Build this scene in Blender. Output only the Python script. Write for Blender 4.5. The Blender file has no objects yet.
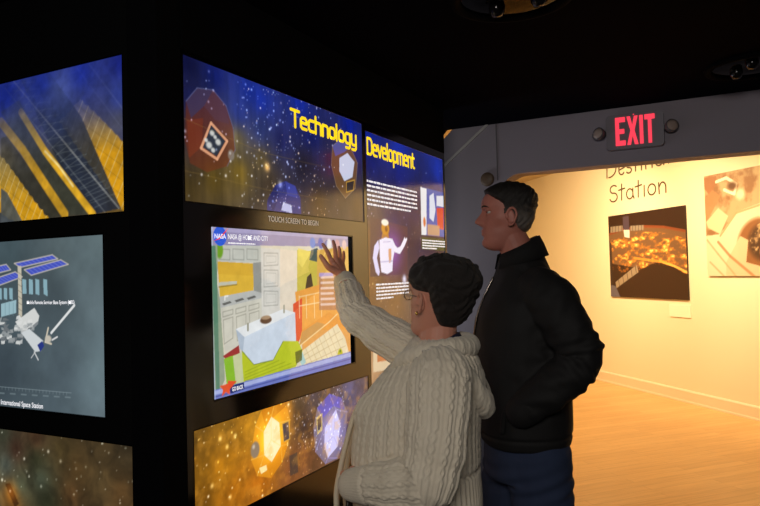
import bpy, bmesh, math, random
import numpy as np
from mathutils import Vector, Matrix

scene = bpy.context.scene
C = scene.collection
PI = math.pi
R = math.radians

# ------------------------------------------------------------------ camera
EYE = np.array([0.0, 0.0, 1.55])
FPX = 662.0
_y, _p, _r = R(27.2), R(1.71), R(1.5)
F0 = np.array([-math.sin(_y), math.cos(_y), 0.0])
R0 = np.array([math.cos(_y), math.sin(_y), 0.0])
U0 = np.array([0.0, 0.0, 1.0])
FW = F0 * math.cos(_p) + U0 * math.sin(_p)
_u = U0 * math.cos(_p) - F0 * math.sin(_p)
RT = R0 * math.cos(_r) - _u * math.sin(_r)
UP = _u * math.cos(_r) + R0 * math.sin(_r)
cam = bpy.data.cameras.new('camera')
cam.sensor_width = 36.0
cam.lens = FPX / 760.0 * 36.0
cam.clip_start = 0.05
cam_ob = bpy.data.objects.new('camera', cam)
C.objects.link(cam_ob)
M4 = Matrix.Identity(4)
for i in range(3):
    M4[i][0], M4[i][1], M4[i][2], M4[i][3] = RT[i], UP[i], -FW[i], EYE[i]
cam_ob.matrix_world = M4
scene.camera = cam_ob

# ------------------------------------------------------------------ world, lights, exposure
w = bpy.data.worlds.new('dark_world')
scene.world = w
w.use_nodes = True
w.node_tree.nodes['Background'].inputs[0].default_value = (0.75, 0.8, 1.0, 1)
w.node_tree.nodes['Background'].inputs[1].default_value = 0.0025
vs = scene.view_settings
vs.view_transform = 'Standard'
vs.look = 'None'
vs.exposure = 0.0
vs.gamma = 1.0
vs.use_curve_mapping = False


def spot(name, loc, target, power, col, angle=70, blend=0.8, size=0.05):
    l = bpy.data.lights.new(name, 'SPOT')
    l.energy = power
    l.color = col
    l.spot_size = R(angle)
    l.spot_blend = blend
    l.shadow_soft_size = size
    o = bpy.data.objects.new(name, l)
    C.objects.link(o)
    o.location = loc
    o.rotation_euler = (Vector(target) - Vector(loc)).to_track_quat('-Z', 'Y').to_euler()
    return o


def arealight(name, loc, target, power, col, sx, sy):
    l = bpy.data.lights.new(name, 'AREA')
    l.energy = power
    l.color = col
    l.shape = 'RECTANGLE'
    l.size = sx
    l.size_y = sy
    o = bpy.data.objects.new(name, l)
    C.objects.link(o)
    o.location = loc
    o.rotation_euler = (Vector(target) - Vector(loc)).to_track_quat('-Z', 'Y').to_euler()
    return o


WARM = (1.0, 0.69, 0.36)
WARMW = (1.0, 0.78, 0.50)
spot('gallery_spot_lamp', (-0.9, 6.4, 2.95), (-0.35, 8.2, 1.6), 230, WARMW, 85, 1.0, 0.06)
spot('gallery_spot_lamp', (0.2, 5.6, 2.95), (0.75, 7.0, 1.7), 270, WARMW, 85, 1.0, 0.06)
spot('gallery_spot_lamp', (1.3, 5.0, 2.95), (1.9, 5.9, 1.6), 180, WARMW, 85, 1.0, 0.06)
arealight('gallery_ceiling_lamp', (-1.2, 7.0, 2.98), (-1.0, 7.0, 0), 135, WARM, 2.2, 3.2)
spot('gallery_spot_lamp', (-1.9, 7.2, 2.95), (-1.6, 9.6, 1.7), 260, WARMW, 95, 1.0, 0.06)
# unseen fill added for soft ambient light on the visitors, well behind them
arealight('near_room_fill', (0.15, -1.0, 2.40), (-0.7, 2.2, 1.1), 58, (1.0, 0.94, 0.86), 1.2, 0.8)

# added light, hidden behind the housing, to brighten the left of the grey wall
arealight('rear_wall_fill', (-2.3, 3.62, 1.35), (-1.5, 3.9, 1.35), 5.0, (0.9, 0.95, 1.0), 0.3, 0.8)

# ------------------------------------------------------------------ helpers: measuring
def ray(px, py):
    return FW + RT * ((px - 380.0) / FPX) - UP * ((py - 253.0) / FPX)


class Plane:
    """a wall face: origin, horizontal axis (to the right seen from the room), outward normal"""
    def __init__(self, o, u, n):
        self.o = np.array(o, float); self.u = np.array(u, float); self.n = np.array(n, float)

    def at(self, px, py):
        r = ray(px, py)
        p = EYE + r * (((self.o - EYE) @ self.n) / (r @ self.n))
        d = p - self.o
        return float(d @ self.u), float(p[2])

    def P(self, u, v, off=0.0):
        p = self.o + self.u * u + self.n * off
        return (float(p[0]), float(p[1]), float(v))


MAIN = Plane((-1.35, 0, 0), (0, 1, 0), (1, 0, 0))
LEFT = Plane((0, 1.323, 0), (1, 0, 0), (0, -1, 0))
GREY = Plane((0, 3.95, 0), (1, 0, 0), (0, -1, 0))
_a, _b = np.array([-1.582, 9.524, 0]), np.array([0.285, 7.501, 0])
_d = (_b - _a) / np.linalg.norm(_b - _a)
FAR = Plane(_a, _d, (_d[1], -_d[0], 0))

# ------------------------------------------------------------------ helpers: colours, materials
def lin(c):
    c = np.asarray(c, float) / 255.0
    return np.where(c <= 0.04045, c / 12.92, ((c + 0.055) / 1.055) ** 2.4)


def rgb(c):
    return tuple(float(x) for x in lin(c)) + (1.0,)


MATS = {}


def mat(name, col=(128, 128, 128), rough=0.5, metal=0.0, ior=1.45, emit=None, es=1.0, bump=None, var=None, coat=0.0, sheen=0.0, sub=0.0):
    if name in MATS:
        return MATS[name]
    m = bpy.data.materials.new(name)
    m.use_nodes = True
    nt = m.node_tree
    b = nt.nodes['Principled BSDF']
    b.inputs['Base Color'].default_value = rgb(col)
    b.inputs['Roughness'].default_value = rough
    b.inputs['Metallic'].default_value = metal
    b.inputs['IOR'].default_value = ior
    b.inputs['Coat Weight'].default_value = coat
    b.inputs['Sheen Weight'].default_value = sheen
    if sub:
        b.inputs['Subsurface Weight'].default_value = sub
        b.inputs['Subsurface Radius'].default_value = (0.012, 0.005, 0.003)
    if emit is not None:
        b.inputs['Emission Color'].default_value = rgb(emit)
        b.inputs['Emission Strength'].default_value = es
    tc = nt.nodes.new('ShaderNodeTexCoord')
    if var:
        scale, c2 = var
        n = nt.nodes.new('ShaderNodeTexNoise')
        n.inputs['Scale'].default_value = scale
        n.inputs['Detail'].default_value = 4
        nt.links.new(tc.outputs['Object'], n.inputs['Vector'])
        mx = nt.nodes.new('ShaderNodeMix')
        mx.data_type = 'RGBA'
        mx.inputs[6].default_value = rgb(col)
        mx.inputs[7].default_value = rgb(c2)
        nt.links.new(n.outputs['Fac'], mx.inputs[0])
        nt.links.new(mx.outputs[2], b.inputs['Base Color'])
    if bump:
        scale, st, dist = bump
        n = nt.nodes.new('ShaderNodeTexNoise')
        n.inputs['Scale'].default_value = scale
        n.inputs['Detail'].default_value = 3
        nt.links.new(tc.outputs['Object'], n.inputs['Vector'])
        bp = nt.nodes.new('ShaderNodeBump')
        bp.inputs['Strength'].default_value = st
        bp.inputs['Distance'].default_value = dist
        nt.links.new(n.outputs['Fac'], bp.inputs['Height'])
        nt.links.new(bp.outputs['Normal'], b.inputs['Normal'])
    MATS[name] = m
    return m


def art_mat(name, strength=1.0, lit=True, rough=0.12, ior=1.5):
    """print or screen picture: the picture is the mesh's colour attribute; backlit when lit"""
    m = bpy.data.materials.new(name)
    m.use_nodes = True
    nt = m.node_tree
    b = nt.nodes['Principled BSDF']
    a = nt.nodes.new('ShaderNodeVertexColor')
    a.layer_name = 'art'
    b.inputs['Roughness'].default_value = rough
    b.inputs['IOR'].default_value = ior
    if lit:
        b.inputs['Base Color'].default_value = (0.01, 0.01, 0.01, 1)
        nt.links.new(a.outputs['Color'], b.inputs['Emission Color'])
        b.inputs['Emission Strength'].default_value = strength
    else:
        nt.links.new(a.outputs['Color'], b.inputs['Base Color'])
    return m


def wood_floor():
    m = bpy.data.materials.new('maple_floor')
    m.use_nodes = True
    nt = m.node_tree
    b = nt.nodes['Principled BSDF']
    tc = nt.nodes.new('ShaderNodeTexCoord')
    mp = nt.nodes.new('ShaderNodeMapping')
    mp.inputs['Rotation'].default_value = (0, 0, R(133))
    nt.links.new(tc.outputs['Object'], mp.inputs['Vector'])
    br = nt.nodes.new('ShaderNodeTexBrick')
    br.inputs['Scale'].default_value = 1.0
    br.inputs['Brick Width'].default_value = 1.1
    br.inputs['Row Height'].default_value = 0.085
    br.inputs['Mortar Size'].default_value = 0.0012
    br.inputs['Color1'].default_value = rgb((230, 186, 122))
    br.inputs['Color2'].default_value = rgb((220, 174, 110))
    br.inputs['Mortar'].default_value = rgb((176, 130, 78))
    nt.links.new(mp.outputs['Vector'], br.inputs['Vector'])
    mp2 = nt.nodes.new('ShaderNodeMapping')
    mp2.inputs['Scale'].default_value = (2.0, 30.0, 1.0)
    nt.links.new(mp.outputs['Vector'], mp2.inputs['Vector'])
    n = nt.nodes.new('ShaderNodeTexNoise')
    n.inputs['Scale'].default_value = 1.6
    n.inputs['Detail'].default_value = 5
    nt.links.new(mp2.outputs['Vector'], n.inputs['Vector'])
    mx = nt.nodes.new('ShaderNodeMix')
    mx.data_type = 'RGBA'
    mx.blend_type = 'MULTIPLY'
    mx.inputs[0].default_value = 0.35
    cr = nt.nodes.new('ShaderNodeValToRGB')
    cr.color_ramp.elements[0].position = 0.3
    cr.color_ramp.elements[0].color = (0.55, 0.5, 0.45, 1)
    cr.color_ramp.elements[1].position = 0.7
    cr.color_ramp.elements[1].color = (1, 1, 1, 1)
    nt.links.new(n.outputs['Fac'], cr.inputs['Fac'])
    nt.links.new(br.outputs['Color'], mx.inputs[6])
    nt.links.new(cr.outputs['Color'], mx.inputs[7])
    nt.links.new(mx.outputs[2], b.inputs['Base Color'])
    b.inputs['Roughness'].default_value = 0.36
    return m


# ------------------------------------------------------------------ helpers: objects
def link(name, me, m=None, parent=None, loc=None):
    o = bpy.data.objects.new(name, me)
    C.objects.link(o)
    if m is not None and me is not None:
        me.materials.append(m)
    if parent is not None:
        o.parent = parent
    if loc is not None:
        o.location = loc
    return o


def thing(name, label, cat, loc=(0, 0, 0), rz=0.0, group=None):
    o = bpy.data.objects.new(name, None)
    o.empty_display_size = 0.1
    C.objects.link(o)
    o.location = loc
    o.rotation_euler = (0, 0, rz)
    o['label'] = label
    o['category'] = cat
    if group:
        o['group'] = group
    return o


def smooth(me, on=True):
    me.polygons.foreach_set('use_smooth', [on] * len(me.polygons))
    me.update()


def mesh_from(verts, faces, name='m'):
    me = bpy.data.meshes.new(name)
    me.from_pydata([tuple(map(float, v)) for v in verts], [], faces)
    me.update()
    return me


def box_geo(lo, hi, V, Fc):
    b = len(V)
    x0, y0, z0 = lo
    x1, y1, z1 = hi
    V += [(x0, y0, z0), (x1, y0, z0), (x1, y1, z0), (x0, y1, z0), (x0, y0, z1), (x1, y0, z1), (x1, y1, z1), (x0, y1, z1)]
    Fc += [tuple(b + i for i in f) for f in ((0, 3, 2, 1), (4, 5, 6, 7), (0, 1, 5, 4), (1, 2, 6, 5), (2, 3, 7, 6), (3, 0, 4, 7))]


def box(name, lo, hi, m, parent=None, bevel=0.0):
    o0 = np.array(parent.location) if parent is not None and parent.type == 'EMPTY' else np.zeros(3)
    V, Fc = [], []
    box_geo(np.array(lo) - o0, np.array(hi) - o0, V, Fc)
    me = mesh_from(V, Fc, name)
    if bevel:
        bm = bmesh.new(); bm.from_mesh(me)
        bmesh.ops.bevel(bm, geom=bm.edges[:], offset=bevel, segments=2, affect='EDGES', profile=0.5)
        bm.to_mesh(me); bm.free()
    return link(name, me, m, parent)


def structure(o):
    o['kind'] = 'structure'
    return o


def sub(o, parent):
    return np.array(parent.matrix_world.translation)


def slab(name, plane, pts, t0, t1, m, parent=None, org=(0, 0, 0)):
    """polygon in wall coordinates (u, z), extruded from offset t0 to t1 off the wall"""
    n = len(pts)
    org = np.array(org)
    V = [np.array(plane.P(u, v, t1)) - org for u, v in pts] + [np.array(plane.P(u, v, t0)) - org for u, v in pts]
    Fc = [tuple(range(n)), tuple(range(2 * n - 1, n - 1, -1))]
    for i in range(n):
        j = (i + 1) % n
        Fc.append((i, i + n, j + n, j))
    me = mesh_from(V, Fc, name)
    bm = bmesh.new(); bm.from_mesh(me)
    bmesh.ops.recalc_face_normals(bm, faces=bm.faces[:])
    bm.to_mesh(me); bm.free()
    return link(name, me, m, parent)


def frame(name, plane, r, w, t0, t1, m, parent=None, org=(0, 0, 0)):
    """rectangular frame round the rectangle r=(u0,v0,u1,v1), w wide outward, one mesh"""
    u0, v0, u1, v1 = r
    V, Fc = [], []
    for (a0, b0, a1, b1) in ((u0 - w, v1, u1 + w, v1 + w), (u0 - w, v0 - w, u1 + w, v0), (u0 - w, v0, u0, v1), (u1, v0, u1 + w, v1)):
        k = len(V)
        for t in (t1, t0):
            for u, v in ((a0, b0), (a1, b0), (a1, b1), (a0, b1)):
                V.append(np.array(plane.P(u, v, t)) - np.array(org))
        Fc += [tuple(k + i for i in f) for f in ((0, 1, 2, 3), (7, 6, 5, 4), (0, 4, 5, 1), (1, 5, 6, 2), (2, 6, 7, 3), (3, 7, 4, 0))]
    me = mesh_from(V, Fc, name)
    return link(name, me, m, parent)


# ------------------------------------------------------------------ helpers: painting pictures
_rng = np.random.RandomState(7)


def vnoise(x, y, seed=0):
    rs = np.random.RandomState(seed)
    T = rs.rand(64, 64)
    xi, yi = np.floor(x).astype(int), np.floor(y).astype(int)
    fx, fy = x - xi, y - yi
    fx = fx * fx * (3 - 2 * fx); fy = fy * fy * (3 - 2 * fy)
    g = lambda a, b: T[a % 64, b % 64]
    return (g(xi, yi) * (1 - fx) + g(xi + 1, yi) * fx) * (1 - fy) + (g(xi, yi + 1) * (1 - fx) + g(xi + 1, yi + 1) * fx) * fy


def fbm(x, y, seed=0, oct=4):
    s, a, t = 0, 1.0, 0
    for i in range(oct):
        s = s + a * vnoise(x * 2 ** i, y * 2 ** i, seed + i); t += a; a *= 0.55
    return s / t


class Canvas:
    """a picture in wall metres; colours are sRGB 0-255"""
    def __init__(self, plane, u0, v0, u1, v1, res, ss=2):
        self.pl, self.r = plane, (u0, v0, u1, v1)
        self.nx, self.ny = int((u1 - u0) * res) + 1, int((v1 - v0) * res) + 1
        self.ss = ss
        U = np.linspace(u0, u1, self.nx * ss)
        V = np.linspace(v0, v1, self.ny * ss)
        self.U, self.V = np.meshgrid(U, V)
        self.img = np.zeros(self.U.shape + (3,))

    def m(self, p):
        return self.pl.at(*p)

    def px(self):
        # photo-measured coordinates are affine-free: work in metres only
        return self.U, self.V

    def mix(self, mask, col, alpha=1.0):
        a = (np.clip(mask, 0, 1) * alpha)[..., None]
        self.img = self.img * (1 - a) + np.asarray(col, float) * a

    def add(self, mask, col):
        self.img = self.img + np.clip(mask, 0, 1)[..., None] * np.asarray(col, float)

    def bg(self, samples, p=2.2):
        W = 0; S = 0
        for (x, y, c) in samples:
            u, v = self.m((x, y))
            w_ = 1.0 / (((self.U - u) ** 2 + (self.V - v) ** 2) + 0.0006) ** (p / 2)
            W = W + w_; S = S + w_[..., None] * np.array(c, float)
        self.img = S / W[..., None]

    def polym(self, pts):
        x, y = self.U, self.V
        ins = np.zeros(x.shape, bool)
        n = len(pts)
        for i in range(n):
            x0, y0 = pts[i]; x1, y1 = pts[(i + 1) % n]
            if y0 == y1:
                continue
            c = ((y0 > y) != (y1 > y)) & (x < (x1 - x0) * (y - y0) / (y1 - y0) + x0)
            ins ^= c
        return ins.astype(float)

    def poly(self, pts, col, alpha=1.0):
        self.mix(self.polym([self.m(p) for p in pts]), col, alpha)

    def seg(self, a, b, w_, col, alpha=1.0):
        (x0, y0), (x1, y1) = self.m(a), self.m(b)
        dx, dy = x1 - x0, y1 - y0
        L = dx * dx + dy * dy + 1e-12
        t = np.clip(((self.U - x0) * dx + (self.V - y0) * dy) / L, 0, 1)
        d = np.hypot(self.U - x0 - t * dx, self.V - y0 - t * dy)
        self.mix((w_ / 2 - d) / 0.0015 + 0.5, col, alpha)

    def lines(self, pts, w_, col, alpha=1.0):
        for a, b in zip(pts, pts[1:]):
            self.seg(a, b, w_, col, alpha)

    def blob(self, c, ru, rv, col, alpha=1.0, soft=0.3, rot=0.0):
        u, v = self.m(c)
        x, y = self.U - u, self.V - v
        cs, sn = math.cos(rot), math.sin(rot)
        d = np.hypot((x * cs + y * sn) / ru, (-x * sn + y * cs) / rv)
        self.mix((1 - d) / soft + 0.5 * 0, col, alpha)

    def glow(self, c, r_, col):
        u, v = self.m(c)
        d2 = ((self.U - u) ** 2 + (self.V - v) ** 2) / r_ ** 2
        self.add(np.exp(-d2), col)

    def stars(self, n, region, cols, r0=0.0015, r1=0.004, seed=1, dens=None):
        rs = np.random.RandomState(seed)
        (xa, ya, xb, yb) = region
        H, W = self.U.shape
        du = (self.r[2] - self.r[0]) / W
        for k in range(n):
            x, y = rs.uniform(xa, xb), rs.uniform(ya, yb)
            if dens is not None and rs.rand() > dens(x, y):
                continue
            u, v = self.m((x, y))
            rr = r0 + (r1 - r0) * rs.rand() ** 3
            i0 = int((u - self.r[0]) / du); j0 = int((v - self.r[1]) / (self.r[3] - self.r[1]) * H)
            k_ = int(rr * 3 / du) + 2
            sl = (slice(max(0, j0 - k_), max(0, j0 + k_)), slice(max(0, i0 - k_), max(0, i0 + k_)))
            if self.U[sl].size == 0:
                continue
            d2 = ((self.U[sl] - u) ** 2 + (self.V[sl] - v) ** 2) / rr ** 2
            c = np.array(cols[rs.randint(len(cols))], float)
            self.img[sl] += (np.exp(-d2) * rs.uniform(0.4, 1.0))[..., None] * c

    def build(self, name, m, parent, off, thick=0.0, org=(0, 0, 0)):
        ss = self.ss
        im = np.clip(self.img, 0, 255)
        im = lin(im)
        im = im.reshape(self.ny, ss, self.nx, ss, 3).mean(axis=(1, 3))
        u = np.linspace(self.r[0], self.r[2], self.nx); v = np.linspace(self.r[1], self.r[3], self.ny)
        UU, VV = np.meshgrid(u, v)
        P = self.pl.o[None, None] + UU[..., None] * self.pl.u + off * self.pl.n
        P[..., 2] = VV
        P = P - np.array(org)
        nx, ny = self.nx, self.ny
        verts = P.reshape(-1, 3)
        idx = np.arange(nx * ny).reshape(ny, nx)
        a = idx[:-1, :-1].ravel(); b = idx[:-1, 1:].ravel(); c = idx[1:, 1:].ravel(); d = idx[1:, :-1].ravel()
        q = np.stack([a, b, c, d], 1)
        me = bpy.data.meshes.new(name)
        me.vertices.add(len(verts)); me.vertices.foreach_set('co', verts.ravel())
        me.loops.add(q.size); me.loops.foreach_set('vertex_index', q.ravel())
        me.polygons.add(len(q))
        me.polygons.foreach_set('loop_start', np.arange(0, q.size, 4))
        me.update(calc_edges=True)
        at = me.color_attributes.new('art', 'FLOAT_COLOR', 'POINT')
        col = np.ones((len(verts), 4)); col[:, :3] = im.reshape(-1, 3)
        at.data.foreach_set('color', col.ravel())
        return link(name, me, m, parent)


# ------------------------------------------------------------------ helpers: lettering
def text_geo(body, bold=0.0):
    cu = bpy.data.curves.new('t', 'FONT')
    cu.body = body
    cu.offset = bold
    cu.resolution_u = 3
    o = bpy.data.objects.new('t', cu)
    C.objects.link(o)
    dg = bpy.context.evaluated_depsgraph_get()
    me = bpy.data.meshes.new_from_object(o.evaluated_get(dg))
    bpy.data.objects.remove(o)
    v = np.array([x.co[:] for x in me.vertices])
    f = [tuple(p.vertices) for p in me.polygons]
    bpy.data.meshes.remove(me)
    return v, f


def put_text(name, body, plane, r, off, m, parent, org=(0, 0, 0), bold=0.0, shear=0.0):
    """lettering fitted in the wall rectangle r=(u0,v0,u1,v1)"""
    v, f = text_geo(body, bold)
    lo, hi = v.min(0), v.max(0)
    s = (v[:, :2] - lo[:2]) / (hi[:2] - lo[:2])
    u0, v0, u1, v1 = r
    P = [np.array(plane.P(u0 + (u1 - u0) * a, v0 + (v1 - v0) * b + shear * a, off)) - np.array(org) for a, b in s]
    return link(name, mesh_from(P, f, name), m, parent)


GL = {
    'T': (.66, [[(0, .96), (.6, .96)], [(.3, .96), (.3, 0)]]),
    'e': (.6, [[(.06, .38), (.5, .38), (.5, .54), (.4, .68), (.16, .68), (.06, .56), (.06, .14), (.16, .04), (.48, .04)]]),
    'c': (.54, [[(.46, .68), (.16, .68), (.06, .56), (.06, .16), (.16, .04), (.46, .04)]]),
    'h': (.58, [[(.06, 1), (.06, 0)], [(.06, .68), (.38, .68), (.48, .58), (.48, 0)]]),
    'n': (.58, [[(.06, 0), (.06, .68), (.38, .68), (.48, .58), (.48, 0)]]),
    'o': (.6, [[(.16, .04), (.4, .04), (.5, .14), (.5, .56), (.4, .68), (.16, .68), (.06, .56), (.06, .14), (.16, .04)]]),
    'l': (.2, [[(.06, 1), (.06, .0)]]),
    'g': (.58, [[(.48, .04), (.16, .04), (.06, .14), (.06, .56), (.16, .68), (.48, .68), (.48, -.16), (.38, -.27), (.1, -.27)]]),
    'y': (.58, [[(.06, .72), (.06, .14), (.16, .04), (.48, .04)], [(.48, .72), (.48, -.16), (.38, -.27), (.1, -.27)]]),
    'D': (.68, [[(.06, .04), (.06, .96), (.42, .96), (.58, .8), (.58, .2), (.42, .04), (.06, .04)]]),
    'v': (.54, [[(.02, .72), (.25, .04), (.48, .72)]]),
    'p': (.58, [[(.06, -.3), (.06, .68), (.38, .68), (.48, .56), (.48, .14), (.38, .04), (.06, .04)]]),
    'm': (.88, [[(.06, 0), (.06, .68), (.68, .68), (.78, .58), (.78, 0)], [(.42, .68), (.42, 0)]]),
    't': (.44, [[(.14, .95), (.14, .14), (.24, .04), (.38, .04)], [(0, .68), (.36, .68)]]),
}


def arc(cx, cy, rx, ry, a0, a1, n=14):
    return [(cx + rx * math.cos(R(a0 + (a1 - a0) * i / n)), cy + ry * math.sin(R(a0 + (a1 - a0) * i / n))) for i in range(n + 1)]


HL = {  # loose hand lettering
    'D': (.95, [[(.1, 1.02), (.06, 0)], [(-.05, 1.0), (.3, 1.0)] + arc(.25, .5, .55, .5, 75, -95)]),
    'e': (.62, [[(.06, .3)] + arc(.28, .3, .22, .3, 20, 320)]),
    's': (.5, [arc(.22, .46, .17, .15, 40, 250, 9) + arc(.2, .15, .19, .16, 70, -150, 9)]),
    't': (.5, [[(.22, .98), (.18, .02)], [(-.02, .64), (.44, .7)]]),
    'i': (.3, [[(.12, .62), (.1, 0)]]),
    'n': (.68, [[(.08, .6), (.1, 0)], [(.1, .35)] + arc(.33, .3, .2, .3, 150, 0, 8) + [(.52, 0)]]),
    'a': (.72, [arc(.3, .3, .24, .3, 20, 350), [(.54, .6), (.52, .2), (.6, 0)]]),
    'o': (.7, [arc(.32, .31, .26, .31, 0, 360)]),
    'S': (.75, [arc(.34, .76, .28, .24, 40, 250, 10) + arc(.3, .27, .3, .27, 75, -160, 10)]),
}


def strokes(name, word, font, plane, r, wd, off, m, parent, org=(0, 0, 0), rise=0.0, vr=(0, 1), thick=0.0015):
    """ribbon lettering; r=(u0, v_base, u1, v_cap)"""
    tot = sum(font[c][0] for c in word) - 0.1
    u0, v0, u1, v1 = r
    V, Fc = [], []
    x = 0
    mp = lambda p: (u0 + (u1 - u0) * p[0] / tot, v0 + (v1 - v0) * p[1] + rise * p[0] / tot)
    org = np.array(org)
    for c in word:
        adv, pls = font[c]
        for pl in pls:
            q = [mp((x + a, b)) for a, b in pl]
            for (a, b) in zip(q, q[1:]):
                d = np.array(b) - np.array(a)
                L = np.hypot(*d) + 1e-9
                n_ = np.array([-d[1], d[0]]) / L * wd / 2
                k = len(V)
                for z in (off, off - thick):
                    for p in (a - n_, b - n_, b + n_, a + n_):
                        V.append(np.array(plane.P(p[0], p[1], z)) - org)
                Fc += [tuple(k + i for i in f) for f in ((0, 1, 2, 3), (7, 6, 5, 4), (0, 4, 5, 1), (1, 5, 6, 2), (2, 6, 7, 3), (3, 7, 4, 0))]
            for a in q:
                k = len(V)
                for z in (off, off - thick):
                    for i in range(8):
                        V.append(np.array(plane.P(a[0] + wd / 2 * math.cos(i * PI / 4), a[1] + wd / 2 * math.sin(i * PI / 4), z + 0.00005)) - org)
                Fc.append(tuple(range(k, k + 8)))
                for i in range(8):
                    j = (i + 1) % 8
                    Fc.append((k + i, k + i + 8, k + j + 8, k + j))
        x += adv
    return link(name, mesh_from(V, Fc, name), m, parent)


def text_rows(name, plane, corners, rows, off, m, parent, seed=0, fill=0.62, last=1.0, org=(0, 0, 0)):
    """a paragraph too small to read: rows of word-length marks. corners = photo points TL, TR, BR, BL"""
    rs = random.Random(seed)
    tl, tr, br, bl = [np.array(plane.at(*p)) for p in corners]
    u0, u1 = (tl[0] + bl[0]) / 2, (tr[0] + br[0]) / 2
    v1, v0 = (tl[1] + tr[1]) / 2, (bl[1] + br[1]) / 2
    V, Fc = [], []
    h = (v1 - v0) / rows
    for i in range(rows):
        b = v1 - (i + 1) * h
        u = u0
        end = u1 if i < rows - 1 else u0 + (u1 - u0) * last
        while u < end:
            wl = rs.uniform(0.5, 2.2) * h
            e = min(u + wl, end)
            k = len(V)
            hh = h * fill * rs.uniform(.85, 1.0)
            for p in ((u, b), (e, b), (e, b + hh), (u, b + hh)):
                V.append(np.array(plane.P(p[0], p[1], off)) - np.array(org))
            Fc.append((k, k + 1, k + 2, k + 3))
            u = e + h * .28
    return link(name, mesh_from(V, Fc, name), m, parent)


# ------------------------------------------------------------------ materials
BLACK = mat('black_laminate', (7, 7, 8), 0.4, ior=1.45, var=(3.0, (7, 7, 8)))
BEZEL = mat('satin_black_bezel', (8, 8, 8), 0.13, ior=1.85, var=(5.0, (6, 6, 6)))
GLOSSB = mat('gloss_black_rim', (5, 5, 6), 0.25, ior=1.5, var=(5.0, (4, 4, 4)))
CEIL = mat('ceiling_black', (8, 8, 17), 1.0, ior=1.1, bump=(60, .3, .003), var=(2.0, (7, 7, 15)))
MATTE = mat('matte_black_paint', (5, 5, 7), 0.95, ior=1.15, var=(3.0, (4, 4, 6)))
DARKWALL = mat('dark_wall_paint', (24, 24, 30), 0.9, var=(1.5, (20, 20, 26)))
GREYP = mat('grey_wall_paint', (150, 142, 152), 0.75, bump=(90, .15, .001), var=(1.2, (143, 135, 145)))
CREAM = mat('cream_wall_paint', (236, 222, 186), 0.8, bump=(70, .15, .001), var=(0.8, (230, 216, 180)))
CREAMT = mat('cream_trim_paint', (232, 218, 184), 0.5, var=(3, (226, 212, 178)))
FLOORM = wood_floor()
WHITE_LT = mat('backlit_white', (240, 240, 240), 0.3, emit=(232, 232, 238), var=(9, (230, 230, 230)))
YEL_LT = mat('backlit_yellow', (240, 210, 30), 0.3, emit=(250, 214, 25), var=(9, (230, 200, 30)))
GREYTXT = mat('glowing_grey_print', (205, 195, 180), 0.6, emit=(176, 164, 150), var=(9, (150, 138, 122)))  # added glow keeps this unlit print legible against the bezel
RED_LT = mat('lit_red_letters', (220, 30, 50), 0.4, emit=(255, 60, 82), es=1.1, var=(9, (215, 30, 50)))
DKINK = mat('dark_brown_lettering', (96, 72, 44), 0.7, var=(9, (86, 64, 40)))

# ------------------------------------------------------------------ the setting
NX0, NX1, NY0, NY1, CZ = -3.6, 3.0, -3.4, 3.95, 2.45
FX0, FX1, FY1, FZ = -3.6, 3.4, 11.6, 3.0
structure(box('floor', (FX0 - .1, 4.02, -0.1), (FX1 + .1, FY1 + .1, 0), FLOORM))
structure(box('floor_low_bounce', (FX0 - .1, NY0 - .1, -0.1), (FX1 + .1, 4.02, 0), mat('low_bounce_carpet', (30, 30, 36), .95, bump=(400, .8, .004), var=(60, (22, 22, 27)))))  # unseen near floor; dark carpet chosen to cut warm bounce
structure(box('ceiling', (NX0 - .1, NY0 - .1, CZ), (NX1 + .1, NY1, CZ + 0.1), CEIL))
structure(box('wall_right', (NX1, NY0, 0), (NX1 + .1, NY1, CZ), DARKWALL))
structure(box('wall_back', (NX0, NY0 - .1, 0), (NX1, NY0, CZ), DARKWALL))
structure(box('wall_left', (NX0 - .1, NY0, 0), (NX0, NY1, CZ), DARKWALL))
# dividing wall with the rounded opening to the lit gallery
ox0, ox1, oz, orad = -1.2, 0.42, 2.132, 0.15
corner = [(ox0 + orad - orad * math.cos(a), oz - orad + orad * math.sin(a)) for a in np.linspace(0, PI / 2, 12)]
corner2 = [(ox1 - orad + orad * math.sin(a), oz - orad + orad * math.cos(a)) for a in np.linspace(0, PI / 2, 12)]
s0, s1 = GREY.at(443, 140), GREY.at(455, 126.5)
sl = [(-1.66, 2.345), (-1.555, 2.44), (-1.47, 2.44), (-1.60, 2.30)]
pts = [(NX0, 0), (ox0, 0)] + corner + corner2 + [(ox1, 0), (NX1 + .1, 0), (NX1 + .1, FZ), (-1.40, FZ), (-1.40, 2.50)] + [GREY.at(455.2, 126.2), GREY.at(441, 141.8)] + [(-1.75, 2.24), (NX0, 2.24)]
GREYB = Plane((0, 4.10, 0), (1, 0, 0), (0, -1, 0))
wf = structure(slab('wall_front', GREYB, pts, 0.0, 0.15, GREYP))
structure(slab('trim_3', GREYB, [(NX0, 2.24), (-1.75, 2.24), GREY.at(441, 137.6), GREY.at(449.6, 126.2), (-1.46, 2.60), (-1.46, FZ), (NX0, FZ)], 0.14, 0.15, MATTE))
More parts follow.
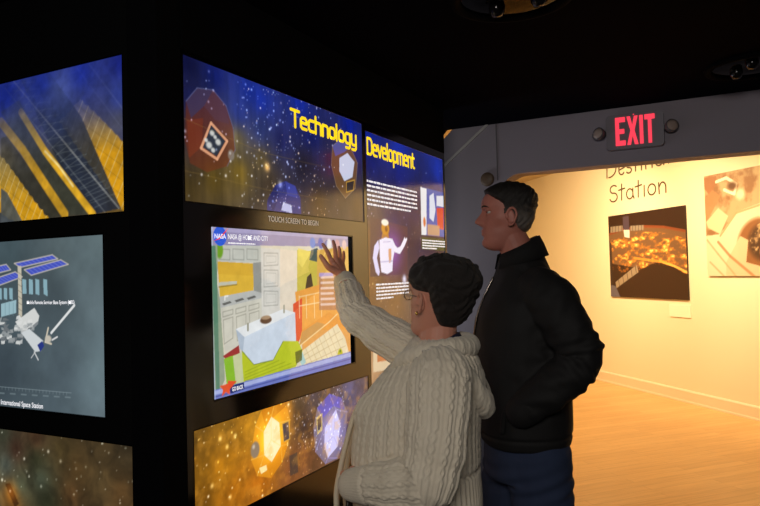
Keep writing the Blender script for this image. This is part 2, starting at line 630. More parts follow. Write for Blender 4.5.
# raised diagonal bead and vertical joint on the dividing wall
a, b = GREY.at(445.5, 165), GREY.at(488, 124.5)
dd = np.array(b) - np.array(a); nn = np.array([-dd[1], dd[0]]) / np.hypot(*dd) * 0.008
a_, b_ = np.array(a) - dd * .5, np.array(b)
structure(slab('trim_1', GREY, [tuple(a_ - nn), tuple(b_ - nn), tuple(b_ + nn), tuple(a_ + nn)], 0.0, 0.012, mat('grey_trim_bead', (190, 184, 182), .45, var=(9, (180, 176, 174)))))
j = GREY.at(496.5, 140)[0]
structure(slab('trim_2', GREY, [(j - .003, 2.10), (j + .003, 2.10), (j + .003, CZ), (j - .003, CZ)], 0.0, 0.004, mat('grey_joint_strip', (104, 100, 104), .8, var=(9, (98, 95, 98)))))

# lit gallery beyond
F_END = 5.3
structure(slab('wall_gallery', FAR, [(-2.6, 0), (F_END, 0), (F_END, FZ), (-2.6, FZ)], -0.1, 0.0, CREAM))
fl = FAR.P(-2.6, 0)
structure(box('wall_gallery_side', (FX0, 4.1, 0), (FX0 + .1, FY1, FZ), CREAM))
structure(box('wall_gallery_end', (FX0, FY1 - .1, 0), (FX1, FY1, FZ), CREAM))
structure(box('wall_gallery_right', (FX1, 4.1, 0), (FX1 + .1, FY1, FZ), CREAM))
structure(box('ceiling_gallery', (FX0, 4.1, FZ), (FX1, FY1, FZ + .1), mat('gallery_ceiling_paint', (210, 196, 168), .9, var=(2, (204, 190, 162)))))
# baseboard: flat board with a rounded cap, profile swept along the far wall
prof = [(0, 0), (.020, 0), (.020, .018), (.016, .024), (.018, .112), (.019, .118), (.018, .128), (.010, .140), (0, .142)]
V, Fc = [], []
for u in (-2.6, F_END):
    for o_, z in prof:
        V.append(FAR.P(u, z, o_))
n = len(prof)
for i in range(n - 1):
    Fc.append((i, i + 1, i + 1 + n, i + n))
Fc += [tuple(range(n)), tuple(range(2 * n - 1, n - 1, -1))]
structure(link('baseboard_gallery', mesh_from(V, Fc), CREAMT))

# ------------------------------------------------------------------ kiosk housing
H0, H1 = 0.0, CZ
K_Y0, K_Y1 = 1.323, 3.44
RP1 = (1.418, 1.766, 2.492, 2.196)      # header panel (u0,v0,u1,v1) on the main face
RP2 = (2.513, 0.825, 3.422, 2.172)      # tall text panel
RSC = (1.524, 1.181, 2.384, 1.706)      # touch screen
RLO = (1.436, 0.825, 2.492, 1.117)      # lower panel
LH = (-2.55, 1.738, -1.482, 2.191)
LS = (-2.43, 1.153, -1.566, 1.686)
LL = (-2.55, 0.80, -1.463, 1.091)

kiosk = thing('display_housing', 'tall black corner housing that carries the glowing space panels', 'display case', (-1.6, 2.4, 0))
O = np.array(kiosk.location)
D_ = 0.06   # depth of the recess behind the faces
box('case', (NX0 + .05, K_Y0 + D_, 0), (-1.35 - D_, K_Y1, CZ - .002), BLACK, kiosk)


def face_with_holes(name, plane, ur, vr, holes, t0, t1, m, parent, org):
    """wall skin with rectangular cut-outs, built from a grid of cells as one mesh"""
    us = sorted(set([ur[0], ur[1]] + [h[0] for h in holes] + [h[2] for h in holes]))
    vs_ = sorted(set([vr[0], vr[1]] + [h[1] for h in holes] + [h[3] for h in holes]))
    solid = {}
    for i in range(len(us) - 1):
        for k in range(len(vs_) - 1):
            cu, cv = (us[i] + us[i + 1]) / 2, (vs_[k] + vs_[k + 1]) / 2
            solid[i, k] = not any(h[0] < cu < h[2] and h[1] < cv < h[3] for h in holes)
    V, Fc, ids = [], [], {}
    def vid(i, k, t):
        key = (i, k, t)
        if key not in ids:
            ids[key] = len(V); V.append(np.array(plane.P(us[i], vs_[k], (t0, t1)[t])) - org)
        return ids[key]
    for (i, k), s in solid.items():
        if not s:
            continue
        Fc.append((vid(i, k, 1), vid(i + 1, k, 1), vid(i + 1, k + 1, 1), vid(i, k + 1, 1)))
        for (di, dk, e0, e1) in ((-1, 0, (i, k), (i, k + 1)), (1, 0, (i + 1, k), (i + 1, k + 1)), (0, -1, (i, k), (i + 1, k)), (0, 1, (i, k + 1), (i + 1, k + 1))):
            if not solid.get((i + di, k + dk), False):
                Fc.append((vid(*e0, 0), vid(*e1, 0), vid(*e1, 1), vid(*e0, 1)))
    me = mesh_from(V, Fc, name)
    bm = bmesh.new(); bm.from_mesh(me)
    bmesh.ops.recalc_face_normals(bm, faces=bm.faces[:])
    bm.to_mesh(me); bm.free()
    # make sure the front faces look out of the case
    return link(name, me, m, parent)


face_with_holes('front_skin', MAIN, (K_Y0 + .0, K_Y1), (0, CZ - .002), [RP1, RP2, RSC, RLO], -D_, 0.0, BEZEL, kiosk, O)
face_with_holes('side_skin', LEFT, (NX0 + .05, -1.35), (0, CZ - .002), [LH, LS, LL], -D_, 0.0, BLACK, kiosk, O)
box('corner_post', (-1.46, K_Y0 - .008, 0), (-1.347, K_Y0 + .090, CZ - .002), MATTE, kiosk, bevel=.006)
box('header_rail', (-1.36, K_Y0 + .090, 2.205), (-1.347, K_Y1, CZ - .002), MATTE, kiosk, bevel=.004)

# ---- picture panels
def panel_thing(name, label, cat, plane, r, group=None, rim=GLOSSB, rimw=0.004):
    c = plane.P((r[0] + r[2]) / 2, r[1], 0)
    t = thing(name, label, cat, c, 0, group)
    slab('light_box', plane, [(r[0] + .001, r[1] + .001), (r[2] - .001, r[1] + .001), (r[2] - .001, r[3] - .001), (r[0] + .001, r[3] - .001)], -0.055, -0.012, GLOSSB, t, c)
    frame('frame', plane, (r[0] + rimw, r[1] + rimw, r[2] - rimw, r[3] - rimw), rimw - .0005, -0.05, 0.0, rim, t, c)
    return t, np.array(c)


G_P = 'backlit picture panels on the black housing'
# header panel
t, o = panel_thing('backlit_panel', 'wide backlit header panel of deep blue space with two-word yellow heading beginning above touch screen', 'light panel', MAIN, RP1, G_P)
cv = Canvas(MAIN, RP1[0] + .004, RP1[1] + .004, RP1[2] - .004, RP1[3] - .004, 330)
cv.bg([(188, 62, (6, 10, 48)), (215, 75, (14, 26, 100)), (250, 90, (22, 46, 158)), (300, 103, (18, 40, 150)), (350, 125, (12, 30, 130)),
       (190, 95, (20, 24, 70)), (190, 130, (60, 40, 40)), (240, 112, (42, 60, 150)), (262, 100, (24, 48, 165)), (238, 140, (112, 98, 60)), (215, 178, (92, 72, 22)),
       (190, 188, (66, 52, 22)), (240, 172, (126, 100, 30)), (262, 130, (40, 52, 110)), (262, 160, (92, 76, 38)), (282, 140, (28, 32, 84)), (270, 185, (70, 56, 40)),
       (305, 165, (30, 26, 40)), (312, 135, (18, 26, 92)), (335, 160, (40, 36, 66)), (355, 150, (26, 34, 100)), (340, 195, (60, 44, 36)), (320, 205, (84, 60, 34)), (358, 205, (70, 50, 34))])
U_, V_ = cv.U, cv.V
cv.img *= (0.88 + 0.3 * fbm(U_ * 60, V_ * 7, 3))[..., None]
cv.img *= (0.85 + 0.3 * fbm(U_ * 14, V_ * 14, 9))[..., None]
cv.poly([(187, 101), (198, 88), (214, 90), (227, 106), (234, 128), (236, 150), (228, 166), (208, 172), (191, 163), (186, 140)], (120, 46, 24), .5)
cv.poly([(187, 101), (198, 88), (214, 90), (205, 106), (192, 118)], (50, 60, 110), .5)
cv.poly([(214, 90), (227, 106), (230, 124), (216, 120), (205, 106)], (86, 60, 80), .45)
cv.poly([(188, 120), (204, 118), (203, 146), (190, 158)], (160, 60, 26), .3)
cv.lines([(187, 101), (198, 88), (214, 90), (227, 106), (234, 128), (236, 150), (228, 166)], .003, (120, 130, 180), .45)
cv.lines([(212, 123), (228, 141), (218, 159), (202, 148), (212, 123)], .009, (235, 170, 130), .9)
cv.poly([(212, 125), (226, 141), (217.5, 156), (204, 147)], (48, 54, 66), 1)
for c_, a_ in (((213, 133), .014), ((210, 145), .017), ((219, 142), .016), ((214, 150), .012), ((207, 140), .010), ((216, 137), .010)):
    cv.blob(c_, a_, a_ * .8, (222, 222, 216), .9, .5)
cv.blob((232, 155), .018, .02, (140, 130, 120), .8, .3)
cv.blob((231, 153), .007, .007, (190, 186, 180), .8, .6)
cv.poly([(268, 200), (276, 185), (286, 181), (296, 186), (301, 198), (302, 214), (268, 212)], (42, 50, 132), .85)
cv.poly([(268, 200), (276, 185), (280, 196), (274, 212)], (28, 34, 96), .9)
cv.poly([(286, 181), (296, 186), (299, 198), (288, 195)], (66, 74, 168), .7)
cv.poly([(284, 202), (292, 205), (293, 213), (282, 210)], (196, 200, 240), .95)
cv.glow((281, 184), .012, (110, 115, 130))
cv.poly([(333, 146), (340, 140), (351, 147), (358, 163), (356, 188), (346, 198), (337, 186), (332, 165)], (122, 84, 44), .75)
cv.poly([(333, 146), (340, 140), (351, 147), (345, 152), (336, 156)], (80, 90, 190), .7)
cv.lines([(333, 146), (340, 140), (351, 147), (358, 163), (356, 188), (346, 198), (337, 186), (332, 165), (333, 146)], .003, (180, 160, 140), .5)
cv.poly([(340, 158), (348, 153), (355, 162), (353, 177), (345, 181), (340, 171)], (205, 214, 240), .95)
cv.poly([(347, 182), (355, 180), (354, 190), (347, 192)], (40, 34, 40), .9)
cv.lines([(347, 182), (355, 180), (354, 190), (347, 192), (347, 182)], .004, (210, 160, 60), .9)
cv.lines([(184, 118), (262, 152), (330, 168)], .0025, (150, 120, 60), .3)
cv.lines([(184, 170), (270, 190), (330, 200)], .0025, (150, 120, 60), .3)
cv.stars(620, (240, 85, 345, 215), [(200, 210, 240), (180, 200, 255), (255, 220, 170)], .0012, .0042, 4, lambda x, y: .2 + .8 * math.exp(-((x - 283 - (y - 150) * .3) / 32) ** 2))
cv.stars(40, (186, 70, 250, 200), [(150, 160, 190)], .002, .005, 5)
cv.glow((268, 167), .014, (190, 140, 70))
cv.build('picture', art_mat('header_print', .95), t, -0.003, org=o)
u0, vb = MAIN.at(291.5, 125.5); u1, _ = MAIN.at(356.5, 150)
vt = MAIN.at(292, 108.5)[1]
strokes('heading', 'Technology', GL, MAIN, (u0, vb, u1, vt), .0112, -0.001, YEL_LT, t, org=o)

# tall text panel
t, o = panel_thing('backlit_panel', 'tall backlit text panel with white-suited robot figure, right of touch screen', 'light panel', MAIN, RP2, G_P)
cv = Canvas(MAIN, RP2[0] + .004, RP2[1] + .004, RP2[2] - .004, RP2[3] - .004, 230)
cv.bg([(370, 135, (14, 34, 140)), (400, 150, (18, 44, 165)), (438, 168, (20, 46, 160)), (372, 160, (16, 26, 100)), (400, 175, (18, 30, 120)), (436, 195, (14, 26, 96)),
       (370, 200, (52, 40, 60)), (372, 240, (112, 76, 44)), (395, 200, (34, 26, 66)), (414, 200, (14, 18, 66)), (414, 240, (40, 34, 60)), (432, 230, (20, 22, 52)), (372, 280, (130, 88, 46)),
       (395, 300, (120, 84, 50)), (372, 330, (130, 92, 50)), (440, 262, (24, 26, 50)), (372, 365, (190, 150, 110)), (410, 400, (60, 52, 60)), (440, 330, (30, 30, 50)), (380, 430, (120, 90, 60))])
cv.img *= (0.85 + 0.3 * fbm(cv.U * 20, cv.V * 16, 13))[..., None]
cv.stars(200, (366, 170, 446, 330), [(200, 200, 230), (255, 220, 160)], .0015, .0045, 6)
# robot torso photograph
cv.poly([(371, 217), (408, 227), (408, 274), (371, 277)], (74, 46, 58), .9)
cv.glow((393, 250), .10, (60, 30, 110))
cv.poly([(383, 233), (389, 233), (390, 240), (382, 240)], (180, 120, 60), 1)
cv.blob((386, 228.5), .046, .034, (206, 140, 36), 1, .25)
cv.blob((385.6, 222.5), .042, .017, (250, 244, 225), 1, .25)
cv.blob((387, 229), .018, .016, (120, 70, 30), .8, .4)
cv.poly([(380, 240), (386, 237.5), (393, 239), (396, 246), (393.5, 260), (393, 271), (388, 274), (382, 272), (380.5, 256)], (240, 236, 255), 1)
cv.poly([(379, 240), (375, 246), (373.5, 258), (376.5, 272), (379.5, 276), (380.5, 272), (377.6, 258), (380, 248)], (222, 216, 250), 1)
cv.poly([(394, 243), (398, 248), (401, 246.5), (404, 240), (405.2, 237), (406, 239), (407.6, 237.5), (407.6, 240), (404.6, 247), (400.5, 254), (395, 252)], (245, 240, 255), 1)
cv.poly([(389, 249), (392, 248.5), (392, 262), (389.5, 263)], (214, 140, 80), .75)
cv.lines([(381, 262), (393, 261)], .006, (190, 180, 220), .8); cv.lines([(384, 242), (391, 241.6)], .005, (190, 180, 220), .8)
# second photograph
cv.poly([(421, 187), (444.5, 193), (444.5, 237), (422, 235)], (30, 80, 170), 1)
cv.poly([(421, 187), (427, 189), (427, 235), (422, 235)], (226, 230, 235), 1)
cv.poly([(430, 196), (434, 193), (436, 210), (434, 222), (430, 218)], (220, 228, 240), .95)
cv.poly([(437, 208), (444, 208), (444, 230), (438, 228)], (206, 52, 44), 1)
cv.poly([(437, 196), (444, 196), (444, 207), (437, 206)], (236, 238, 240), .9)
cv.poly([(428, 224), (440, 226), (440, 236), (428, 235)], (200, 150, 110), .9)
cv.blob((425, 222), .02, .03, (206, 110, 60), 1, .4)
cv.poly([(422, 237), (446, 239), (446, 251), (422, 249)], (62, 76, 40), 1)
cv.blob((405, 281), .03, .035, (120, 120, 135), .8, .4)
cv.glow((405, 279), .02, (120, 120, 130))
# lower pictures beside the visitors
cv.poly([(374, 338), (402, 336), (402, 368), (374, 372)], (226, 206, 170), .9)
cv.poly([(378, 345), (390, 343), (390, 360), (378, 362)], (190, 100, 50), .8)
cv.build('picture', art_mat('text_panel_print', .95), t, -0.003, org=o)
u0, vb = MAIN.at(367.4, 154); u1, _ = MAIN.at(414.5, 168)
vt = MAIN.at(366, 136.5)[1]
strokes('heading', 'Development', GL, MAIN, (u0, vb, u1, vt), .0112, -0.001, YEL_LT, t, org=o)
text_rows('paragraph', MAIN, ((367, 176), (417.5, 190), (417.5, 212), (368, 206)), 6, -0.002, WHITE_LT, t, 1, .45, .85, org=o)
text_rows('caption', MAIN, ((376.5, 283), (409, 279.5), (409, 296), (377, 300)), 5, -0.002, WHITE_LT, t, 2, .5, .5, org=o)
text_rows('caption', MAIN, ((422.5, 237), (446, 241), (446, 249.5), (423, 249)), 4, -0.002, WHITE_LT, t, 3, .55, .6, org=o)

# lower panel
t, o = panel_thing('backlit_panel', 'low backlit panel of orange nebula with glowing crystals under touch screen', 'light panel', MAIN, RLO, G_P)
cv = Canvas(MAIN, RLO[0] + .004, RLO[1] + .004, RLO[2] - .004, RLO[3] - .004, 400)
cv.bg([(198, 438, (92, 64, 18)), (200, 470, (126, 84, 16)), (205, 500, (110, 70, 14)), (225, 430, (150, 104, 24)), (225, 465, (188, 122, 18)), (235, 495, (176, 104, 16)),
       (250, 425, (190, 130, 30)), (262, 408, (186, 130, 40)), (262, 480, (196, 110, 20)), (285, 410, (214, 132, 30)), (292, 470, (130, 76, 40)), (300, 400, (80, 66, 52)),
       (305, 425, (42, 36, 40)), (305, 455, (120, 72, 40)), (315, 400, (70, 64, 80)), (350, 395, (80, 80, 120)), (345, 440, (60, 58, 110)), (325, 462, (110, 72, 44)), (360, 430, (70, 60, 70)), (380, 440, (80, 60, 50))])
cv.img *= (0.7 + 0.6 * fbm(cv.U * 26, cv.V * 26, 23, 5))[..., None]
cv.poly([(256, 426), (262, 411), (276, 402), (287, 406), (291, 420), (289, 444), (283, 462), (272, 478), (258, 476), (252, 460), (254, 440)], (232, 150, 30), .75)
cv.poly([(262, 411), (276, 402), (287, 406), (276, 416), (266, 426)], (190, 112, 20), .8)
cv.poly([(283, 440), (289, 444), (283, 462), (272, 478), (268, 466)], (206, 124, 20), .8)
cv.glow((272, 438), .07, (130, 110, 30))
cv.poly([(264.5, 432), (272, 417), (280, 423), (281.5, 446), (272.5, 462), (265, 455)], (255, 246, 190), 1)
cv.blob((256, 450), .026, .03, (150, 128, 104), 1, .25)
cv.blob((254.5, 447), .010, .010, (214, 198, 176), .9, .7)
cv.poly([(283, 424), (289.5, 421), (290.5, 439), (284.5, 442)], (74, 66, 72), 1)
cv.lines([(283, 424), (289.5, 421), (290.5, 439), (284.5, 442), (283, 424)], .004, (220, 170, 70), .9)
cv.poly([(260, 468), (267, 465), (268, 470), (262, 474)], (255, 232, 160), 1)
cv.poly([(290, 456), (298, 452), (299, 472), (291, 476)], (64, 54, 52), .8)
cv.poly([(314, 428), (318, 408), (330, 394), (342, 398), (348, 412), (346, 440), (338, 458), (326, 464), (316, 452)], (126, 122, 160), .75)
cv.poly([(318, 408), (330, 394), (342, 398), (345, 410), (334, 406), (324, 418)], (92, 84, 190), .85)
cv.glow((333, 430), .06, (70, 66, 130))
cv.poly([(325.5, 428), (336.5, 409.5), (341, 424), (338.5, 446), (328.5, 458), (325, 446)], (214, 210, 255), 1)
cv.poly([(317, 418), (323, 413), (323, 430), (318, 435)], (216, 190, 120), .9)
cv.poly([(318, 420), (322, 416), (322, 428), (318.5, 432)], (60, 56, 70), .9)
cv.lines([(256, 426), (264.5, 432)], .003, (255, 200, 90), .8); cv.lines([(276, 402), (272, 417)], .003, (255, 200, 90), .8); cv.lines([(291, 420), (280, 423)], .003, (255, 200, 90), .8)
cv.lines([(289, 444), (281.5, 446), (283, 462)], .003, (255, 200, 90), .6); cv.lines([(258, 476), (265, 455), (252, 460)], .003, (255, 200, 90), .6)
cv.lines([(265, 455), (272, 440), (281.5, 446)], .002, (255, 226, 120), .8); cv.lines([(272, 440), (272, 417)], .002, (255, 226, 120), .8)
cv.lines([(318, 408), (325.5, 428), (316, 452)], .003, (170, 160, 230), .7); cv.lines([(330, 394), (336.5, 409.5), (348, 412)], .003, (170, 160, 230), .7)
cv.lines([(338, 458), (328.5, 458), (326, 464)], .003, (170, 160, 230), .7); cv.lines([(325, 446), (334, 436), (338.5, 446)], .002, (150, 140, 220), .8); cv.lines([(334, 436), (336.5, 409.5)], .002, (150, 140, 220), .8)
cv.mix(np.clip((fbm(cv.U * 30, cv.V * 30, 131, 5) - .52) * 5, 0, 1), (255, 176, 60), .28)
cv.stars(230, (194, 385, 366, 506), [(210, 180, 120), (200, 160, 90), (200, 200, 210)], .0012, .0038, 8)
cv.stars(150, (288, 385, 345, 450), [(220, 226, 240), (180, 190, 215)], .0014, .004, 9)
for p_ in ((221, 439), (228, 447), (236, 436), (213, 486), (231, 497), (289, 405)):
    cv.glow(p_, .007, (110, 110, 90))
cv.build('picture', art_mat('lower_print', 1.0), t, -0.003, org=o)

# left header (solar wings)
t, o = panel_thing('backlit_panel', 'backlit panel of gold and blue solar wings above grey station monitor', 'light panel', LEFT, LH, G_P)
cv = Canvas(LEFT, LH[0] + .004, LH[1] + .004, LH[2] - .004, LH[3] - .004, 300)
cv.bg([(120, 62, (18, 30, 120)), (80, 72, (26, 44, 150)), (40, 82, (24, 42, 150)), (5, 95, (20, 36, 130)), (118, 95, (46, 62, 140)), (118, 125, (96, 92, 74)), (60, 90, (70, 84, 150)), (60, 120, (40, 50, 90)),
       (20, 130, (60, 70, 110)), (5, 160, (120, 110, 90)), (60, 160, (72, 66, 44)), (60, 200, (60, 54, 36)), (100, 150, (120, 96, 40)), (118, 190, (120, 88, 24)), (5, 210, (60, 64, 66)), (-60, 130, (40, 50, 100))])


def wing(p0, p1, p2, p3, c0, c1, ridges=20, lw=.0025, fade=(150, 170, 220), edge=(200, 170, 90)):
    """parallelogram p0 p1 (long edge) p3 p2, colour runs c0 to c1 along it"""
    q = [np.array(cv.m(p)) for p in (p0, p1, p2, p3)]
    mk = cv.polym([tuple(q[0]), tuple(q[1]), tuple(q[2]), tuple(q[3])])
    d = q[1] - q[0]; L2 = d @ d
    s = np.clip(((cv.U - q[0][0]) * d[0] + (cv.V - q[0][1]) * d[1]) / L2, 0, 1)
    col = np.array(c0)[None, None] * (1 - s[..., None]) + np.array(c1)[None, None] * s[..., None]
    a = (mk * .88)[..., None]
    cv.img = cv.img * (1 - a) + col * a
    for k in range(ridges + 1):
        t_ = k / ridges
        A = q[0] + (q[1] - q[0]) * t_; B = q[3] + (q[2] - q[3]) * t_
        dd_ = B - A; L = dd_ @ dd_
        tt = np.clip(((cv.U - A[0]) * dd_[0] + (cv.V - A[1]) * dd_[1]) / L, 0, 1)
        ds = np.hypot(cv.U - A[0] - tt * dd_[0], cv.V - A[1] - tt * dd_[1])
        cv.mix((lw / 2 - ds) / .0015 + .5, edge if t_ > .35 else fade, .5)


bg0 = cv.img.copy()


def solar(pts, c_hi, c_lo, ytop, ybot, step, lw, a=.9, sd=(1, -2.7)):
    """striped wing blanket: colour runs from c_hi down to c_lo, stripes along sd"""
    q = [cv.m(p) for p in pts]
    wob = .006 * np.sin(cv.U * 150) * np.sin(cv.V * 130)
    cv.U += wob
    mk = cv.polym(q)
    cv.U -= wob
    vt_, vb_ = cv.m((60, ytop))[1], cv.m((60, ybot))[1]
    s_ = np.clip((vt_ - cv.V) / (vt_ - vb_), 0, 1)[..., None]
    col = np.array(c_hi)[None, None] * (1 - s_) + np.array(c_lo)[None, None] * s_
    cv.img = cv.img * (1 - mk[..., None] * a) + col * mk[..., None] * a
    A, B = np.array(cv.m((60, 150))), np.array(cv.m((60 + sd[0] * 10, 150 + sd[1] * 10)))
    d = (B - A) / np.linalg.norm(B - A)
    k = (cv.U * -d[1] + cv.V * d[0]) / step
    st = np.clip((lw / step / 2 - np.abs(k - np.round(k))) * 60, 0, 1)
    cv.mix(mk * st, (226, 206, 150), .55)
    k2 = (cv.U * d[0] + cv.V * d[1]) / (step * 1.2)
    cv.mix(mk * np.clip((.04 - np.abs(k2 - np.round(k2))) * 60, 0, 1), (90, 70, 30), .35)


solar([(58, 122), (80, 99), (126, 145), (126, 212), (119, 208)], (84, 92, 150), (224, 160, 22), 100, 160, .030, .0035)
cv.poly([(80, 99), (100, 60), (126, 60), (126, 145)], (30, 42, 130), .45)
cv.poly([(20, 80), (48, 72), (80, 116), (120, 208), (92, 214), (60, 168)], (30, 40, 62), .8)
cv.poly([(0, 112), (18, 100), (44, 150), (91, 214), (63, 215)], (58, 60, 50), .85)
cv.poly([(0, 138), (6, 136), (63, 214), (48, 219), (0, 160)], (52, 50, 40), .85)
solar([(-30, 130), (0, 156), (48, 219), (18, 224), (-40, 190)], (150, 130, 80), (226, 164, 20), 140, 200, .028, .0035)
cv.lines([(0, 122), (22, 150), (44, 184), (64, 214)], .030, (206, 154, 36), .9)
cv.lines([(20, 112), (44, 151), (66, 180), (92, 214)], .024, (232, 176, 40), .95)
cv.lines([(44, 151), (58, 166), (72, 186)], .006, (255, 236, 170), .8)
for k in range(18):
    t_ = k / 18
    cv.seg((8 + 86 * t_, 84 + 126 * t_), (34 + 84 * t_, 82 + 118 * t_), .003, (120, 130, 130), .35)
    cv.seg((12 + 86 * t_, 96 + 118 * t_), (24 + 92 * t_, 80 + 126 * t_), .003, (120, 130, 130), .35)
cv.lines([(10, 78), (118, 208)], .0045, (190, 190, 180), .55)
cv.lines([(4, 88), (104, 212)], .003, (160, 164, 160), .4)
cv.lines([(88, 64), (124, 112)], .004, (120, 130, 190), .5)
cv.lines([(76, 68), (124, 132)], .003, (120, 130, 190), .3)
# the wings fade into the blue of the print towards its upper edge
_v0, _v1 = cv.m((60, 100))[1], cv.m((60, 168))[1]
_t = np.clip((cv.V + .10 * (cv.U + 1.9) * -1 - _v1) / (_v0 - _v1), 0, 1) ** .8 * .78
_t = (_t * (.8 + .4 * fbm(cv.U * 9, cv.V * 9, 37)))[..., None]
cv.img = cv.img * (1 - _t) + bg0 * _t
cv.poly([(0, 188), (6, 192), (22, 222), (0, 226)], (74, 80, 84), .9)
cv.img *= (0.8 + 0.4 * fbm(cv.U * 40, cv.V * 40, 33))[..., None]
cv.build('picture', art_mat('wing_print', .9), t, -0.003, org=o)

# left lower nebula
t, o = panel_thing('backlit_panel', 'dim backlit panel of brown and green nebula below grey station monitor', 'light panel', LEFT, LL, G_P)
cv = Canvas(LEFT, LL[0] + .004, LL[1] + .004, LL[2] - .004, LL[3] - .004, 260)
cv.bg([(3, 435, (52, 56, 44)), (15, 450, (62, 36, 26)), (35, 440, (66, 42, 28)), (35, 460, (58, 62, 40)), (5, 465, (86, 96, 88)), (20, 485, (76, 84, 66)), (12, 500, (150, 96, 36)), (40, 480, (70, 80, 66)),
       (45, 500, (42, 46, 30)), (60, 450, (66, 54, 30)), (75, 470, (76, 56, 30)), (100, 450, (72, 58, 36)), (125, 455, (58, 48, 32)), (100, 480, (82, 66, 40)), (120, 495, (92, 66, 36)), (70, 495, (90, 62, 34)), (-40, 470, (70, 60, 40))])
cv.img *= (0.6 + 0.8 * fbm(cv.U * 24 + 4 * fbm(cv.U * 9, cv.V * 9, 51), cv.V * 20, 43, 5))[..., None]
cv.poly([(4, 484), (9, 483), (18, 504), (14, 508)], (40, 20, 8), .7)
cv.glow((10, 492), .03, (90, 50, 10))
cv.stars(60, (0, 432, 132, 506), [(200, 200, 190), (160, 170, 160)], .0015, .0045, 12)
cv.build('picture', art_mat('nebula_print', .85), t, -0.003, org=o)

# ---- left monitor
sc = thing('wall_monitor', 'grey monitor showing an orbiting space station, set in the left face', 'monitor', LEFT.P(-2.0, LS[1], 0))
o = np.array(sc.location)
slab('light_box', LEFT, [(LS[0] + .001, LS[1] + .001), (LS[2] - .001, LS[1] + .001), (LS[2] - .001, LS[3] - .001), (LS[0] + .001, LS[3] - .001)], -.055, -.012, GLOSSB, sc, o)
frame('bezel', LEFT, (LS[0] + .006, LS[1] + .006, LS[2] - .006, LS[3] - .006), .0055, -.05, .001, GLOSSB, sc, o)
cv = Canvas(LEFT, LS[0] + .004, LS[1] + .004, LS[2] - .004, LS[3] - .004, 420)
cv.bg([(5, 250, (66, 82, 88)), (60, 245, (84, 98, 102)), (100, 240, (92, 108, 112)), (50, 300, (66, 78, 84)), (95, 300, (98, 114, 120)), (5, 370, (58, 70, 78)), (60, 370, (76, 90, 98)), (102, 370, (100, 118, 124)), (102, 415, (108, 126, 134)), (40, 410, (74, 88, 96)), (-60, 330, (56, 68, 76))])
cv.img *= (0.88 + 0.24 * fbm(cv.U * 12, cv.V * 12, 71))[..., None]


def pv(pts):
    cv.poly(pts, (70, 84, 190), 1)
    a, b, c, d = pts
    for k in range(1, 9):
        t_ = k / 9
        L = lambda p, q: (p[0] + (q[0] - p[0]) * t_, p[1] + (q[1] - p[1]) * t_)
        cv.seg(L(a, b), L(d, c), .0018, (140, 156, 230), .6)
    cv.lines([a, b, c, d, a], .0035, (190, 184, 176), .95)


pv([(13, 263.5), (51, 255), (56.5, 259), (19, 267.5)])
pv([(23, 269.8), (59.5, 260), (67, 264.5), (30, 275.4)])
pv([(-20, 270), (5, 264.5), (9.5, 270), (-14, 276)])
pv([(-16, 282), (14, 272), (21, 277), (-6, 287)])
for x_ in (21, 27.5, 34, 42):
    cv.poly([(x_, 279), (x_ + 4, 280), (x_ + 4.2, 297 - (47 - x_) * .12), (x_ + .4, 294)], (140, 178, 190), .95)
for x_ in (-3, 2.5, 8):
    cv.poly([(x_, 288), (x_ + 3.4, 288.5), (x_ + 3.6, 300), (x_ + .3, 299)], (140, 178, 190), .95)
cv.poly([(0, 304), (15, 300), (15, 313), (0, 317)], (156, 190, 200), .95)
for k in range(1, 4):
    cv.seg((k * 4, 303), (k * 4, 316), .002, (100, 130, 140), .8)
cv.poly([(16.5, 266), (20, 266), (21, 318), (17.5, 318)], (196, 190, 172), 1)
for k in range(8):
    cv.seg((16.5, 272 + k * 6), (20.5, 275 + k * 6), .002, (120, 112, 96), .8)
cv.poly([(14, 322), (33, 308), (38, 316), (37, 321), (22, 333)], (212, 214, 212), 1)
cv.poly([(22, 333), (37, 321), (37, 324), (24, 337)], (130, 136, 140), 1)
rs_ = random.Random(5)
for k in range(46):
    x_, y_ = rs_.uniform(-4, 30), rs_.uniform(316, 342)
    cv.poly([(x_, y_), (x_ + rs_.uniform(2, 6), y_ + rs_.uniform(-2, 1)), (x_ + rs_.uniform(2, 6), y_ + rs_.uniform(2, 4)), (x_ + rs_.uniform(-1, 1), y_ + 3)], rs_.choice([(220, 222, 220), (150, 156, 158), (186, 190, 190), (110, 116, 120)]), .9)
cv.poly([(20, 333), (28, 329), (42, 341), (40, 351), (34, 352)], (206, 212, 214), 1)
cv.poly([(36, 345), (41, 341), (43, 346), (39, 352)], (40, 56, 130), 1)
cv.lines([(33, 352), (37, 360)], .004, (220, 222, 222)); cv.lines([(30, 358), (34, 352)], .003, (200, 202, 202))
cv.lines([(73, 305.5), (50, 333)], .008, (226, 228, 228))
cv.lines([(47, 328), (44, 342), (50, 344)], .006, (210, 200, 180)); cv.blob((47, 339), .018, .014, (196, 190, 176), 1, .4)
cv.lines([(51, 340), (56, 337)], .005, (220, 220, 220))
cv.lines([(-10, 386), (70, 393)], .002, (140, 156, 162), .7)
for k in range(22):
    cv.seg((-6 + k * 3.4, 386.4 + k * .3), (-6 + k * 3.4, 389 + k * .3), .0016, (140, 156, 162), .6)
for k in range(7):
    cv.seg((-2 + k * 11, 393 + k * .7), (3 + k * 11, 393.4 + k * .7), .004, (116, 132, 138), .8)
cv.build('display', art_mat('monitor_display', .95, rough=.35), sc, -.004, org=o)
u0, v0 = LEFT.at(26, 305); u1, v1 = LEFT.at(73.5, 303)
ua = u1 - .30
put_text('caption', 'Mobile Remote Servicer Base System (MBS)', LEFT, (u0, LEFT.at(26, 305.2)[1] - .0005, u1, LEFT.at(26, 300.6)[1]), -.0030, WHITE_LT, sc, o, .012)
